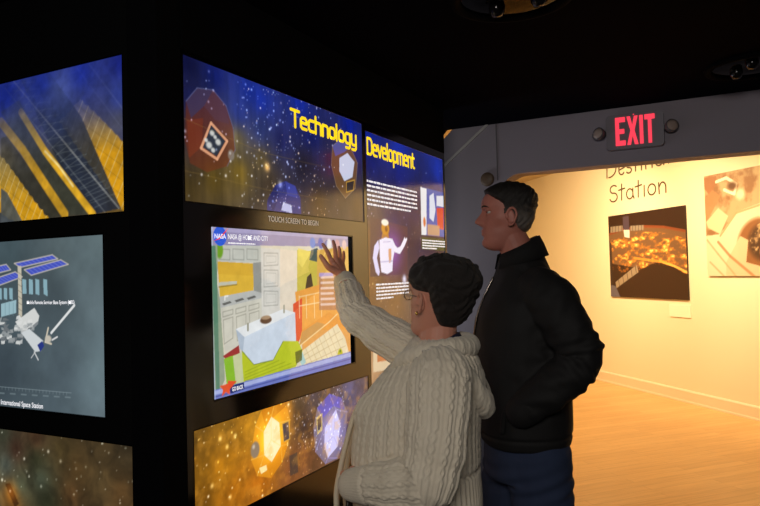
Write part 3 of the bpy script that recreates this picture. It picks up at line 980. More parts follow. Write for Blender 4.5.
put_text('caption', 'International Space Station', LEFT, (LEFT.at(0, 405)[0], LEFT.at(0, 406)[1], LEFT.at(42, 409)[0], LEFT.at(0, 399.5)[1]), -.0030, WHITE_LT, sc, o, .01)

# ---- touch screen
ts = thing('touch_screen', 'large touch screen showing a cartoon kitchen that the woman is touching', 'touch screen', MAIN.P(1.95, RSC[1], 0))
o = np.array(ts.location)
slab('light_box', MAIN, [(RSC[0] + .001, RSC[1] + .001), (RSC[2] - .001, RSC[1] + .001), (RSC[2] - .001, RSC[3] - .001), (RSC[0] + .001, RSC[3] - .001)], -.055, -.012, GLOSSB, ts, o)
frame('bezel', MAIN, (RSC[0] + .005, RSC[1] + .005, RSC[2] - .005, RSC[3] - .005), .0045, -.05, -.001, GLOSSB, ts, o)
cv = Canvas(MAIN, RSC[0] + .001, RSC[1] + .004, RSC[2] - .034, RSC[3] - .004, 430)
cv.img[:] = (214, 210, 196)
cv.poly([(205, 245), (360, 245), (360, 380), (205, 400)], (216, 210, 190))
# cupboards, wall, counter
cv.poly([(218, 244), (262, 246), (262, 263), (218, 262)], (196, 198, 188))
for x_ in (219, 233, 247):
    cv.lines([(x_ + 1, 249), (x_ + 12, 249.6), (x_ + 12, 260), (x_ + 1, 259.4), (x_ + 1, 249)], .003, (150, 152, 144), .9)
cv.blob((220.5, 250), .02, .03, (110, 160, 40), 1, .3)
cv.poly([(218.5, 261.5), (255, 263.5), (254.5, 293), (221, 297)], (222, 180, 62))
cv.poly([(218.5, 261.5), (255, 263.5), (254.8, 276), (219.5, 274)], (206, 160, 50), .4)
cv.poly([(254, 263), (262, 262), (263, 300), (255, 298)], (150, 152, 146))
cv.poly([(219.5, 282.5), (238, 281), (238, 284), (219.6, 286)], (196, 196, 176)); cv.lines([(220, 287), (238, 284.6)], .004, (130, 110, 50), .7)
cv.poly([(220, 297), (254, 290.5), (263, 293), (263, 298), (221.5, 308)], (186, 188, 184))
for (x_, y_) in ((228, 302.6), (240.5, 299.4), (252.5, 297)):
    cv.poly([(x_ - 5, y_ + 1), (x_ + 3, y_ - 1.6), (x_ + 5, y_ + .2), (x_ - 3, y_ + 3)], (104, 104, 100))
cv.lines([(226, 300), (226, 296.5), (229, 296)], .005, (236, 236, 232))
cv.poly([(221.5, 308), (263, 298), (263, 335), (226, 352)], (206, 204, 190))
for x_ in (223, 236, 249):
    s_ = (x_ - 223) * .24
    cv.lines([(x_ + 1, 312 - s_), (x_ + 11, 309.4 - s_), (x_ + 11, 314 - s_), (x_ + 1, 317 - s_), (x_ + 1, 312 - s_)], .003, (158, 156, 142), .9)
    cv.lines([(x_ + 1.4, 320 - s_), (x_ + 11, 317 - s_), (x_ + 11, 338 - s_ * 1.8), (x_ + 2.4, 344 - s_), (x_ + 1.4, 320 - s_)], .003, (158, 156, 142), .9)
# tall cupboard / refrigerator
cv.poly([(262, 248), (281, 249), (281, 322), (263, 328)], (214, 212, 204))
cv.poly([(281, 249), (299, 251), (300, 312), (281, 320)], (228, 216, 196))
for (a_, b_) in ((253, 266), (270, 287), (291, 306)):
    cv.lines([(265, a_), (279, a_ + .4), (279, b_ - 1), (265, b_), (265, a_)], .003, (160, 160, 152), .9)
    cv.lines([(267, a_ + 3), (277, a_ + 3.2), (277, b_ - 4), (267, b_ - 3), (267, a_ + 3)], .002, (176, 176, 168), .9)
# right-hand wall and living area
cv.poly([(298, 250), (322, 252), (322, 292), (298, 298)], (206, 190, 78))
cv.poly([(299, 248), (312, 252), (303, 268), (299, 262)], (232, 214, 100), .8)
cv.poly([(312, 250), (318, 248), (324, 256), (318, 262), (310, 260)], (60, 84, 90), .9)
cv.poly([(308, 277), (312, 273), (314, 286), (306, 290)], (60, 44, 36), .9)
cv.poly([(318, 250), (353, 246), (353, 330), (318, 330)], (222, 176, 84))
cv.poly([(296, 292), (322, 284), (352, 300), (352, 330), (330, 326), (300, 340)], (238, 164, 72))
cv.poly([(294, 304), (303, 298), (303, 330), (300, 342), (294, 340)], (224, 84, 50))
for x_ in (300, 307, 315, 322):
    cv.lines([(x_, 296), (x_ + .6, 318)], .004, (250, 226, 176), .85)
cv.lines([(300, 306), (323, 302)], .004, (250, 226, 176), .8); cv.lines([(300, 297), (323, 292)], .004, (250, 226, 176), .7)
cv.poly([(303, 330), (330, 312), (353, 326), (353, 352), (318, 360), (303, 352)], (232, 150, 60), .8)
cv.poly([(303, 332), (318, 322), (326, 324), (308, 340), (300, 346)], (206, 152, 84))
cv.lines([(293, 352), (330, 322), (338, 314)], .005, (250, 220, 160), .9)
cv.poly([(297.5, 355), (338, 324), (346, 338), (350, 354), (304.5, 370)], (236, 222, 184))
for k in range(1, 9):
    t_ = k / 9
    cv.seg((297.5 + 40.5 * t_, 355 - 31 * t_), (304.5 + 45 * t_, 370 - 16 * t_), .003, (204, 180, 130), .8)
for k in range(1, 4):
    t_ = k / 4
    cv.seg((297.5 + 7 * t_, 355 + 15 * t_), (338 + 11 * t_, 324 + 29 * t_), .003, (204, 180, 130), .8)
cv.poly([(298, 354.5), (303, 351), (307, 362), (303, 366)], (150, 206, 214), .8)
# teal post and rug
cv.poly([(211, 244), (218.5, 245), (219, 270), (217, 276), (221, 300), (225, 356), (226, 380), (217, 398), (213, 396)], (150, 164, 140))
cv.poly([(212, 245), (216.5, 246), (218, 270), (221, 388), (217.5, 396)], (84, 128, 104), .9)
cv.poly([(224, 356), (240, 345), (241, 353), (227, 360)], (160, 50, 50))
cv.poly([(225, 359), (231, 356.5), (246, 352), (246, 384), (228, 386)], (140, 190, 50))
cv.poly([(234, 356), (243, 352), (246, 382), (237, 384)], (200, 206, 160))
# green floor
cv.poly([(243, 350), (255, 364), (274, 359.5), (284, 341), (299, 341), (303.5, 351), (296, 368), (245, 385), (243.5, 366)], (188, 200, 44))
for k in range(5):
    cv.seg((246, 372 + k * 3), (274 + 6 * k, 359 + k * 1.4), .0025, (140, 156, 30), .7)
cv.lines([(243, 351), (255, 364.5), (274, 360), (284, 341.3)], .003, (96, 110, 40), .7)
cv.poly([(296, 352), (303, 349), (303, 360), (297, 364)], (70, 84, 30), .8)
# island
cv.poly([(237, 329), (284, 309), (296, 312.5), (245.5, 337)], (232, 236, 238))
cv.poly([(237, 329), (245.5, 337), (245, 352), (241, 349)], (176, 190, 206))
cv.poly([(245.5, 337), (296, 312.5), (297, 341), (284, 340.5), (274, 359.5), (255, 364), (244, 351)], (206, 218, 232))
cv.blob((267, 320), .035, .014, (96, 66, 46), 1, .2); cv.blob((267, 317.5), .03, .008, (170, 140, 110), 1, .3)
cv.lines([(249, 330), (249, 324)], .009, (150, 148, 130)); cv.lines([(285, 312), (285, 306)], .010, (170, 168, 150))
# menu, icons, pepper
cv.poly([(320, 273), (340, 273), (340, 310), (320, 310)], (166, 112, 96), .65)
for k in range(6):
    cv.seg((322, 277.5 + k * 5.4), (334 + (k % 3), 277 + k * 5.4), .009, (238, 214, 206), .8)
cv.poly([(320, 273), (334, 272.6), (334, 276), (320, 276.6)], (176, 160, 214), .9)
cv.blob((341, 354), .022, .024, (196, 190, 30), 1, .3); cv.blob((341, 351), .008, .008, (90, 130, 30), 1, .4)
cv.seg((338, 361), (347, 358.5), .012, (250, 236, 220), .9)
cv.seg((347, 350), (348, 357), .008, (250, 230, 210), .8)
# top and bottom bars
cv.poly([(205, 218), (360, 230), (360, 247), (205, 245)], (150, 142, 178))
cv.poly([(205, 218), (360, 230), (360, 240), (205, 231)], (176, 168, 204), .9)
cv.poly([(205, 222), (214, 224), (214, 246), (205, 246)], (196, 210, 240), .6)
for (x_, c_) in ((313.5, (90, 130, 210)), (321.5, (60, 84, 180)), (330, (226, 226, 232)), (338, (200, 150, 160)), (345, (220, 190, 190))):
    cv.blob((x_, 243 + (x_ - 313) * .06), .022, .024, c_, .95, .35)
cv.poly([(205, 396), (212, 391), (360, 349), (360, 366), (205, 408)], (112, 124, 196))
cv.poly([(205, 394), (360, 350), (360, 354), (205, 398)], (170, 180, 228))
cv.lines([(212, 398), (356, 357.5)], .004, (70, 78, 150), .8)
cv.poly([(205, 220), (211, 222), (217, 402), (205, 408)], (190, 206, 236), .55)
# back button
cv.poly([(229.5, 386.5), (245, 382), (245.5, 388.6), (232, 393.5)], (34, 46, 110))
cv.poly([(221, 386), (229, 383.5), (229, 380.5), (238, 381), (231, 389), (231, 394.5), (227, 392), (223, 396.5), (224, 390)], (232, 84, 44))
cv.img *= (0.95 + 0.1 * fbm(cv.U * 40, cv.V * 40, 91))[..., None]
cv.build('display', art_mat('touch_display', .92, rough=.06, ior=1.75), ts, -.004, org=o)
# round badge
lu, lv = MAIN.at(221, 236)
disc = [(lu + .030 * math.cos(a), lv + .030 * math.sin(a)) for a in np.linspace(0, 2 * PI, 33)[:-1]]
bad = slab('badge', MAIN, disc, -.0038, -.0034, mat('badge_blue', (30, 70, 180), .4, emit=(34, 84, 200), var=(9, (26, 62, 170))), ts, o)
RED_P = mat('badge_red', (200, 40, 50), .4, emit=(214, 48, 58), var=(9, (190, 40, 50)))
sws = [(lu - .030, lv - .016), (lu - .004, lv - .010), (lu + .018, lv + .006), (lu + .040, lv + .028), (lu + .016, lv + .011), (lu - .004, lv - .005)]
slab('badge_swoosh', MAIN, sws, -.0034, -.0030, RED_P, bad, o)
put_text('badge_letters', 'NASA', MAIN, (lu - .026, lv - .008, lu + .026, lv + .007), -.0026, WHITE_LT, bad, o, .02)
u0, va = MAIN.at(229, 240.5); u1, vb = MAIN.at(269, 242)
put_text('title', 'NASA @ HOME AND CITY', MAIN, (u0, MAIN.at(229, 240.6)[1], u1, MAIN.at(229, 233.4)[1]), -.0030, WHITE_LT, ts, o, .006)
text_rows('subtitle', MAIN, ((229, 241.6), (256, 243), (256, 244.6), (229, 243.6)), 1, -.0030, WHITE_LT, ts, 5, .7, org=o)
u0 = MAIN.at(233, 388)[0]; u1 = MAIN.at(244, 387)[0]
put_text('button_label', 'GO BACK', MAIN, (u0, MAIN.at(238, 390.3)[1], u1, MAIN.at(238, 386)[1]), -.0030, WHITE_LT, ts, o, .02)
sgn = put_text('lettering', 'TOUCH SCREEN TO BEGIN', MAIN, (MAIN.at(268, 219)[0], 1.7330, MAIN.at(318, 224)[0], 1.7520), .0015, GREYTXT, kiosk, O)

# ------------------------------------------------------------------ gallery wall: pictures, lettering, label card
def far_rect(x0, y0, x1, y1, x2=None, y2=None, x3=None, y3=None):
    a, b = FAR.at(x0, y0), FAR.at(x1, y1)
    return (a[0], b[1], b[0], a[1])


a_, b_ = FAR.at(609.5, 216.5), FAR.at(690, 300)
r1 = (a_[0], b_[1], b_[0], a_[1])
o = np.array(FAR.P((r1[0] + r1[2]) / 2, r1[1]))
ph = thing('wall_photograph', 'dark square photograph of orange city lights seen from orbit', 'photograph', tuple(o), 0, 'photographs on the lit gallery wall')
slab('backing', FAR, [(r1[0], r1[1]), (r1[2], r1[1]), (r1[2], r1[3]), (r1[0], r1[3])], 0.001, 0.020, mat('photo_board', (60, 44, 30), .6, var=(9, (54, 40, 28))), ph, o)
cv = Canvas(FAR, *r1, 160)
cv.img[:] = (46, 24, 14)
q = lambda x, y: FAR.at(x, y)
hz = [(609, 236), (625, 230), (645, 227), (665, 227.5), (692, 233), (692, 300), (609, 296)]
cv.poly(hz, (112, 80, 52))
cv.poly([(609, 263), (640, 268), (660, 262), (680, 268), (692, 275), (692, 302), (609, 298)], (50, 28, 16), 1)
nz = fbm(cv.U * 14, cv.V * 26, 101, 5)
band = cv.polym([cv.m(p) for p in [(612, 240), (640, 232), (665, 232), (692, 240), (692, 276), (672, 266), (655, 264), (636, 272), (612, 272)]])
cv.mix(band * np.clip((nz - .44) * 4.5, 0, 1), (214, 128, 40), .9)
cv.mix(band * np.clip((nz - .62) * 7, 0, 1), (255, 214, 120), 1)
cv.lines([(664, 262), (676, 266), (690, 273)], .025, (255, 190, 90), .9)
cv.lines([(636, 258), (650, 260), (668, 262)], .03, (240, 160, 60), .7)
cv.lines([(609, 235), (625, 229.4), (645, 226.4), (665, 227), (692, 232)], .03, (132, 66, 36), .9)
cv.poly([(624, 217), (630, 216), (631, 230), (625, 230)], (72, 58, 72))
cv.poly([(625, 230), (631, 230), (631, 238), (626, 237)], (214, 208, 196))
cv.poly([(612, 227), (624, 225.5), (624, 231), (612, 233)], (140, 126, 108)); cv.poly([(632, 226), (645, 225), (645, 230), (632, 231)], (140, 126, 108))
for k in range(4):
    cv.seg((614 + k * 3, 226), (614 + k * 3, 232), .01, (60, 46, 40), .8); cv.seg((634 + k * 3, 225), (634 + k * 3, 230.5), .01, (60, 46, 40), .8)
cv.poly([(617, 282), (638, 265), (640, 272), (618, 288)], (150, 132, 108))
for k in range(5):
    cv.seg((620 + k * 4.2, 279.5 - k * 3.4), (621 + k * 4.2, 286 - k * 3.4), .012, (66, 50, 40), .8)
cv.poly([(611, 284), (617, 286), (622, 297), (613, 297)], (96, 90, 100))
cv.poly([(610, 240), (613, 244), (615, 284), (611, 286)], (50, 34, 28), .9)
cv.build('print', art_mat('city_lights_print', lit=False, rough=.4), ph, .0215, org=o)

a_, b_ = FAR.at(705.5, 176), FAR.at(708, 276)
r2 = (a_[0], b_[1], a_[0] + 1.35, FAR.at(705.5, 176.5)[1])
o = np.array(FAR.P((r2[0] + r2[2]) / 2, r2[1]))
ph = thing('wall_photograph', 'pale sepia photograph of spacecraft machinery at right edge of lit wall', 'photograph', tuple(o), 0, 'photographs on the lit gallery wall')
slab('backing', FAR, [(r2[0], r2[1]), (r2[2], r2[1]), (r2[2], r2[3]), (r2[0], r2[3])], 0.001, 0.020, MATS['photo_board'], ph, o)
cv = Canvas(FAR, *r2, 130)
cv.img[:] = (178, 152, 112)
nz = fbm(cv.U * 9, cv.V * 9, 111, 5)
cv.mix(np.clip((nz - .45) * 4, 0, 1), (128, 86, 54), .8)
cv.poly([(705, 178), (718, 176), (718, 184), (712, 196), (705, 188)], (150, 100, 66), .9)
cv.poly([(706, 200), (714, 190), (722, 196), (714, 212), (708, 222)], (170, 122, 82), .9)
cv.poly([(708, 222), (720, 208), (730, 216), (722, 234), (710, 228)], (220, 190, 150), 1)
cv.lines([(718, 182), (728, 178), (738, 184), (736, 194), (726, 190)], .03, (244, 230, 196), 1)
cv.blob((734, 186), .09, .06, (84, 54, 34), .9, .6); cv.blob((742, 194), .08, .08, (236, 214, 176), .9, .6)
cv.poly([(708, 236), (722, 234), (738, 212), (770, 200), (770, 225), (742, 236), (728, 262), (730, 278), (706, 278)], (214, 198, 164), 1)
cv.lines([(722, 236), (738, 213), (770, 202)], .02, (180, 144, 100), .9)
cv.blob((762, 246), .30, .30, (132, 86, 50), 1, .15); cv.blob((766, 242), .22, .21, (70, 46, 30), 1, .3)
nz2 = fbm(cv.U * 22, cv.V * 22, 121, 4)
u_, v_ = cv.m((766, 240)); dm = np.hypot(cv.U - u_, cv.V - v_) < .17
cv.mix(dm * np.clip((nz2 - .45) * 5, 0, 1), (206, 170, 120), .9)
cv.poly([(742, 236), (750, 240), (748, 262), (770, 268), (770, 278), (728, 278), (728, 262)], (206, 184, 146), .95)
cv.lines([(720, 242), (732, 256), (756, 276)], .03, (168, 120, 80), .9)
cv.lines([(709, 240), (720, 254), (738, 276)], .02, (190, 150, 108), .8)
cv.lines([(712, 262), (728, 278)], .02, (190, 150, 108), .8)
cv.build('print', art_mat('machinery_print', lit=False, rough=.4), ph, .0215, org=o)

a_, b_ = FAR.at(670, 304), FAR.at(691.5, 318)
o = np.array(FAR.P(a_[0], b_[1]))
cd = slab('caption_card', FAR, [(a_[0], b_[1]), (b_[0], b_[1]), (b_[0], a_[1]), (a_[0], a_[1])], .001, .012, mat('pale_card', (246, 236, 206), .5, var=(9, (240, 230, 200))), None, o)
cd.location = tuple(o)
cd['label'] = 'small blank-looking cream caption card below city lights photograph'
cd['category'] = 'card'

a_, b_ = FAR.at(610, 202.5), FAR.at(667, 193)
c_ = FAR.at(612, 186)
o = np.array(FAR.P(a_[0], a_[1]))
tl_ = thing('wall_lettering', 'brown hand-drawn style lettering on the lit cream wall above photograph', 'lettering', tuple(o))
strokes('second_line', 'Station', HL, FAR, (a_[0], a_[1] + .0, b_[0], c_[1]), .019, .004, DKINK, tl_, org=o, thick=.0035)
a2, b2 = FAR.at(607, 181), FAR.at(664, 172)
capH = c_[1] - a_[1]
w2 = (b_[0] - a_[0]) / (sum(HL[k][0] for k in 'Station') - .1) * (sum(HL[k][0] for k in 'Destination') - .1)
base = FAR.at(608, 178.0)[1]
strokes('first_line', 'Destination', HL, FAR, (FAR.at(606.5, 181)[0], base, FAR.at(606.5, 181)[0] + w2 * 1.0, base + capH), .019, .004, DKINK, tl_, org=o, thick=.0035)

# ------------------------------------------------------------------ exit sign on the header of the opening
ex, ez = -0.398, 2.303
sg = thing('exit_sign', 'grey emergency exit sign with glowing red letters and two lamp heads', 'sign', (ex, 3.95, ez - .095))
o = np.array(sg.location)
HOUS = mat('sign_grey_plastic', (128, 122, 132), .45, var=(9, (120, 115, 124)))
hb = []
for k in range(4):
    cx_, cz_ = ((1, 1), (-1, 1), (-1, -1), (1, -1))[k]
    for a in np.linspace(0, PI / 2, 6):
        ang = a + k * PI / 2
        hb.append((ex + cx_ * (.150 - .022) + .022 * math.cos(ang), ez + cz_ * (.098 - .022) + .022 * math.sin(ang)))
slab('housing', GREY, hb, .001, .050, HOUS, sg, o)


def letter_polys(ch):
    if ch == 'E':
        return [[(0, 0), (1, 0), (1, .17), (.38, .17), (.38, .42), (.9, .42), (.9, .58), (.38, .58), (.38, .83), (1, .83), (1, 1), (0, 1)]]
    if ch == 'X':
        return [[(0, 0), (.32, 0), (.5, .33), (.68, 0), (1, 0), (.68, .5), (1, 1), (.68, 1), (.5, .67), (.32, 1), (0, 1), (.32, .5)]]
    if ch == 'I':
        return [[(0, 0), (1, 0), (1, 1), (0, 1)]]
    return [[(.33, 0), (.67, 0), (.67, .83), (1, .83), (1, 1), (0, 1), (0, .83), (.33, .83)]]


x_ = ex - .100
for ch, wl in zip('EXIT', (.052, .058, .018, .052)):
    for pl in letter_polys(ch):
        slab('letter', GREY, [(x_ + a * wl, ez - .078 + b * .158) for a, b in pl], .048, .054, RED_LT, sg, o)
    x_ += wl + .0085
led = slab('indicator', GREY, [(ex - .002 + .003 * math.cos(a), ez + .088 + .003 * math.sin(a)) for a in np.linspace(0, 2 * PI, 9)[:-1]], .049, .056, RED_LT, sg, o)
LAMPM = mat('lamp_head_plastic', (92, 86, 90), .4, var=(9, (84, 80, 84)))
LENS = mat('lamp_lens', (170, 150, 140), .12, ior=1.6, bump=(220, .6, .002))


def revolve(profile, n=20):
    V, Fc = [], []
    m_ = len(profile)
    for i in range(n):
        a = 2 * PI * i / n
        for r_, z_ in profile:
            V.append((r_ * math.cos(a), r_ * math.sin(a), z_))
    for i in range(n):
        for k in range(m_ - 1):
            j = (i + 1) % n
            Fc.append((i * m_ + k, j * m_ + k, j * m_ + k + 1, i * m_ + k + 1))
    return V, Fc


for s_ in (-1, 1):
    V, Fc = revolve([(0, -.035), (.018, -.034), (.028, -.022), (.034, 0), (.036, .018), (.033, .020), (0, .020)], 20)
    me = mesh_from(V, Fc); smooth(me)
    hd = link('lamp_head', me, LAMPM, sg)
    hd.location = (s_ * .186, -.045, .095)
    hd.rotation_euler = (R(80), 0, R(28 * s_))
    V, Fc = revolve([(0, .026), (.016, .025), (.030, .0205), (.030, .019), (0, .019)], 20)
    me = mesh_from(V, Fc); smooth(me)
    link('lamp_lens', me, LENS, hd)
    V, Fc = [], []
    box_geo((-.02, -.012, -.012), (.02, .012, .012), V, Fc)
    nk = link('swivel', mesh_from(V, Fc), LAMPM, sg)
    nk.location = (s_ * .155, -.028, .095)

# round plate on the dividing wall
du_, dz_ = GREY.at(487.5, 179.4)
V, Fc = revolve([(0, .020), (.030, .018), (.040, .013), (.044, .004), (.044, 0), (0, 0)], 28)
me = mesh_from(V, Fc); smooth(me)
kb = link('wall_disc', me, mat('brown_disc', (112, 92, 74), .5, var=(30, (92, 74, 60))), None, (du_, 3.949, dz_))
kb.rotation_euler = (R(90), 0, 0)
kb['label'] = 'small round brown disc fixed to grey wall behind man\'s head'
kb['category'] = 'wall fitting'

# ------------------------------------------------------------------ big recessed downlights in the black ceiling
def downlight(x, y, label, r_=.205):
    t = thing('ceiling_downlight', label, 'ceiling light', (x, y, CZ - .002), 0, 'recessed downlights in the black ceiling')
    V, Fc = revolve([(r_ - .035, .0), (r_ - .035, -.010), (r_ - .02, -.018), (r_ - .005, -.016), (r_, -.004), (r_, 0)], 48)
    me = mesh_from(V, Fc); smooth(me)
    link('trim_ring', me, MATTE, t)
    V, Fc = revolve([(0, -.004), (r_ * .3, -.006), (r_ * .6, -.010), (r_ - .034, -.004)], 48)
    me = mesh_from(V, Fc); smooth(me)
    link('glass', me, mat('dark_mirror_glass', (3, 3, 4), .05, ior=1.10, bump=(10, .35, .008)), t)
    for k in range(3):
        a = k * 2.1 + .4
        V, Fc = revolve([(0, -.042), (.016, -.040), (.026, -.026), (.028, -.010), (.028, -.004)], 18)
        me = mesh_from(V, Fc); smooth(me)
        b = link('lamp', me, mat('unlit_lamp', (14, 14, 15), .12, metal=.0, var=(20, (26, 24, 24))), t)
        b.location = (.085 * math.cos(a), .085 * math.sin(a), 0)
    return t


downlight(-.575, 2.115, 'large dark recessed ceiling light above the two visitors, at top edge')
downlight(.165, 3.43, 'large dark recessed ceiling light nearest exit sign')

# ------------------------------------------------------------------ helpers: modelling bodies and clothes
def loft(rings, closed_caps=True, n=24):
    """rings: list of (n,3) arrays, returns verts, faces"""
    V = [tuple(p) for r in rings for p in r]
    n = len(rings[0]); Fc = []
    for i in range(len(rings) - 1):
        for k in range(n):
            j = (k + 1) % n
            Fc.append((i * n + k, i * n + j, (i + 1) * n + j, (i + 1) * n + k))
    for i, fl in ((0, True), (len(rings) - 1, False)):
        c = np.mean(rings[i], axis=0)
        V.append(tuple(c)); ci = len(V) - 1
        for k in range(n):
            j = (k + 1) % n
            a, b = i * n + k, i * n + j
            Fc.append((ci, b, a) if fl else (ci, a, b))
    return V, Fc


def tube(pts, rad, n=16, flat=None):
    """limb through pts with radius at every point, rounded ends; flat=(axis vector, factor) squeezes it"""
    P = [np.array(p, float) for p in pts]
    # densify with catmull-rom
    Q, Rr = [], []
    m = len(P)
    for i in range(m - 1):
        p0, p1, p2, p3 = P[max(i - 1, 0)], P[i], P[i + 1], P[min(i + 2, m - 1)]
        for s in range(4):
            t = s / 4
            Q.append(0.5 * ((2 * p1) + (-p0 + p2) * t + (2 * p0 - 5 * p1 + 4 * p2 - p3) * t * t + (-p0 + 3 * p1 - 3 * p2 + p3) * t ** 3))
            Rr.append(rad[i] + (rad[i + 1] - rad[i]) * (t * t * (3 - 2 * t)))
    Q.append(P[-1]); Rr.append(rad[-1])
    T = [Q[min(i + 1, len(Q) - 1)] - Q[max(i - 1, 0)] for i in range(len(Q))]
    T = [t / (np.linalg.norm(t) + 1e-12) for t in T]
    up = np.array([0, 0, 1.0]) if abs(T[0][2]) < .9 else np.array([1.0, 0, 0])
    rings = []
    def ring(c, t, r):
        nonlocal up
        a = np.cross(up, t); a /= np.linalg.norm(a); b = np.cross(t, a); up = b
        ang = np.arange(n) * 2 * PI / n
        d = np.outer(np.cos(ang), a) + np.outer(np.sin(ang), b)
        if flat is not None:
            ax = np.array(flat[0], float); ax /= np.linalg.norm(ax)
            d = d - np.outer(d @ ax, ax) * (1 - flat[1])
        return c + d * r
    for k in (80, 55, 28):
        rings.append(ring(Q[0] - T[0] * Rr[0] * math.sin(R(k)), T[0], Rr[0] * math.cos(R(k))))
    for q, t, r in zip(Q, T, Rr):
        rings.append(ring(q, t, r))
    for k in (28, 55, 80):
        rings.append(ring(Q[-1] + T[-1] * Rr[-1] * math.sin(R(k)), T[-1], Rr[-1] * math.cos(R(k))))
    return loft(rings)


def ell(c, r, rot=(0, 0, 0), n=20):
    M = np.array(Matrix.Rotation(rot[2], 3, 'Z') @ Matrix.Rotation(rot[1], 3, 'Y') @ Matrix.Rotation(rot[0], 3, 'X'))
    rings = []
    for i in range(1, n // 2 + 4):
        a = PI * i / (n // 2 + 4)
        rings.append(np.array([[r[0] * math.sin(a) * math.cos(b), r[1] * math.sin(a) * math.sin(b), -r[2] * math.cos(a)] for b in np.arange(n) * 2 * PI / n]) @ M.T + np.array(c))
    return loft(rings)


def trunk(rows, n=40, sq=0.9):
    """rows: (z, cx, cy, rx front-back, ry side) -> smooth column"""
    rows = sorted(rows)
    z = np.array([r[0] for r in rows]); A = np.array([r[1:] for r in rows], float)
    zz = np.linspace(z[0], z[-1], max(12, int((z[-1] - z[0]) / .018)))
    # smooth interpolation (cosine-weighted between rows)
    B = np.stack([np.interp(zz, z, A[:, k]) for k in range(A.shape[1])], 1)
    for _ in range(2):
        B[1:-1] = .25 * B[:-2] + .5 * B[1:-1] + .25 * B[2:]
    rings = []
    ang = np.arange(n) * 2 * PI / n
    sp = lambda v: np.sign(v) * np.abs(v) ** sq
    for zv, (cx, cy, rx, ry) in zip(zz, B):
        rings.append(np.stack([cx + rx * sp(np.cos(ang)), cy + ry * sp(np.sin(ang)), np.full(n, zv)], 1))
    return loft(rings)


def merge(geos):
    V, Fc = [], []
    for v, f in geos:
        k = len(V)
        V += [tuple(p) for p in v]
        Fc += [tuple(i + k for i in t) for t in f]
    return V, Fc


def xf(geo, fn):
    v, f = geo
    return [tuple(fn(np.array(p, float))) for p in v], f


def sculpt(name, geos, voxel, m, parent, it=3, disp=None, cut=None, fac=.5):
    """union of the closed shells as one continuous surface, smoothed, then displaced along its normals"""
    V, Fc = merge(geos)
    me = mesh_from(V, Fc, name)
    o = bpy.data.objects.new(name, me)
    C.objects.link(o)
    r_ = o.modifiers.new('r', 'REMESH'); r_.mode = 'VOXEL'; r_.voxel_size = voxel; r_.adaptivity = 0
    if it:
        s_ = o.modifiers.new('s', 'SMOOTH'); s_.iterations = it; s_.factor = fac
    dg = bpy.context.evaluated_depsgraph_get()
    me2 = bpy.data.meshes.new_from_object(o.evaluated_get(dg))
    bpy.data.objects.remove(o); bpy.data.meshes.remove(me)
    me2.name = name
    if disp is not None:
        N = len(me2.vertices)
        co = np.empty(N * 3); me2.vertices.foreach_get('co', co); co = co.reshape(-1, 3)
        no = np.empty(N * 3); me2.vertices.foreach_get('normal', no); no = no.reshape(-1, 3)
        co = co + no * disp(co, no)[:, None]
        me2.vertices.foreach_set('co', co.ravel())
    if cut is not None:
        bm = bmesh.new(); bm.from_mesh(me2)
        bmesh.ops.delete(bm, geom=[v for v in bm.verts if cut(v.co)], context='VERTS')
        bm.to_mesh(me2); bm.free()
    me2.materials.clear()
    smooth(me2)
    return link(name, me2, m, parent)


def noise3(co, s, seed=0):
    x, y, z = co[:, 0] * s + 20, co[:, 1] * s + 20, co[:, 2] * s + 20
    return (vnoise(x, y + z * .37, seed) + vnoise(y + 7, z + x * .31, seed + 1) + vnoise(z + 3, x - y * .43, seed + 2)) / 3 - .5


# ---- heads: loft through a measured profile, then features pushed in and out
HP = np.array([  # z, front x, back x, half width
    (-.118, .050, .000, .022), (-.112, .072, -.012, .034), (-.100, .086, -.028, .043), (-.086, .089, -.040, .049), (-.070, .083, -.055, .054),
    (-.050, .084, -.068, .060), (-.030, .083, -.080, .065), (-.010, .080, -.088, .069), (.010, .077, -.094, .071), (.022, .076, -.097, .073),
    (.036, .086, -.100, .074), (.055, .086, -.101, .075), (.075, .079, -.097, .073), (.092, .064, -.084, .065), (.106, .040, -.060, .049), (.114, .016, -.034, .028), (.117, -.004, -.016, .010)])


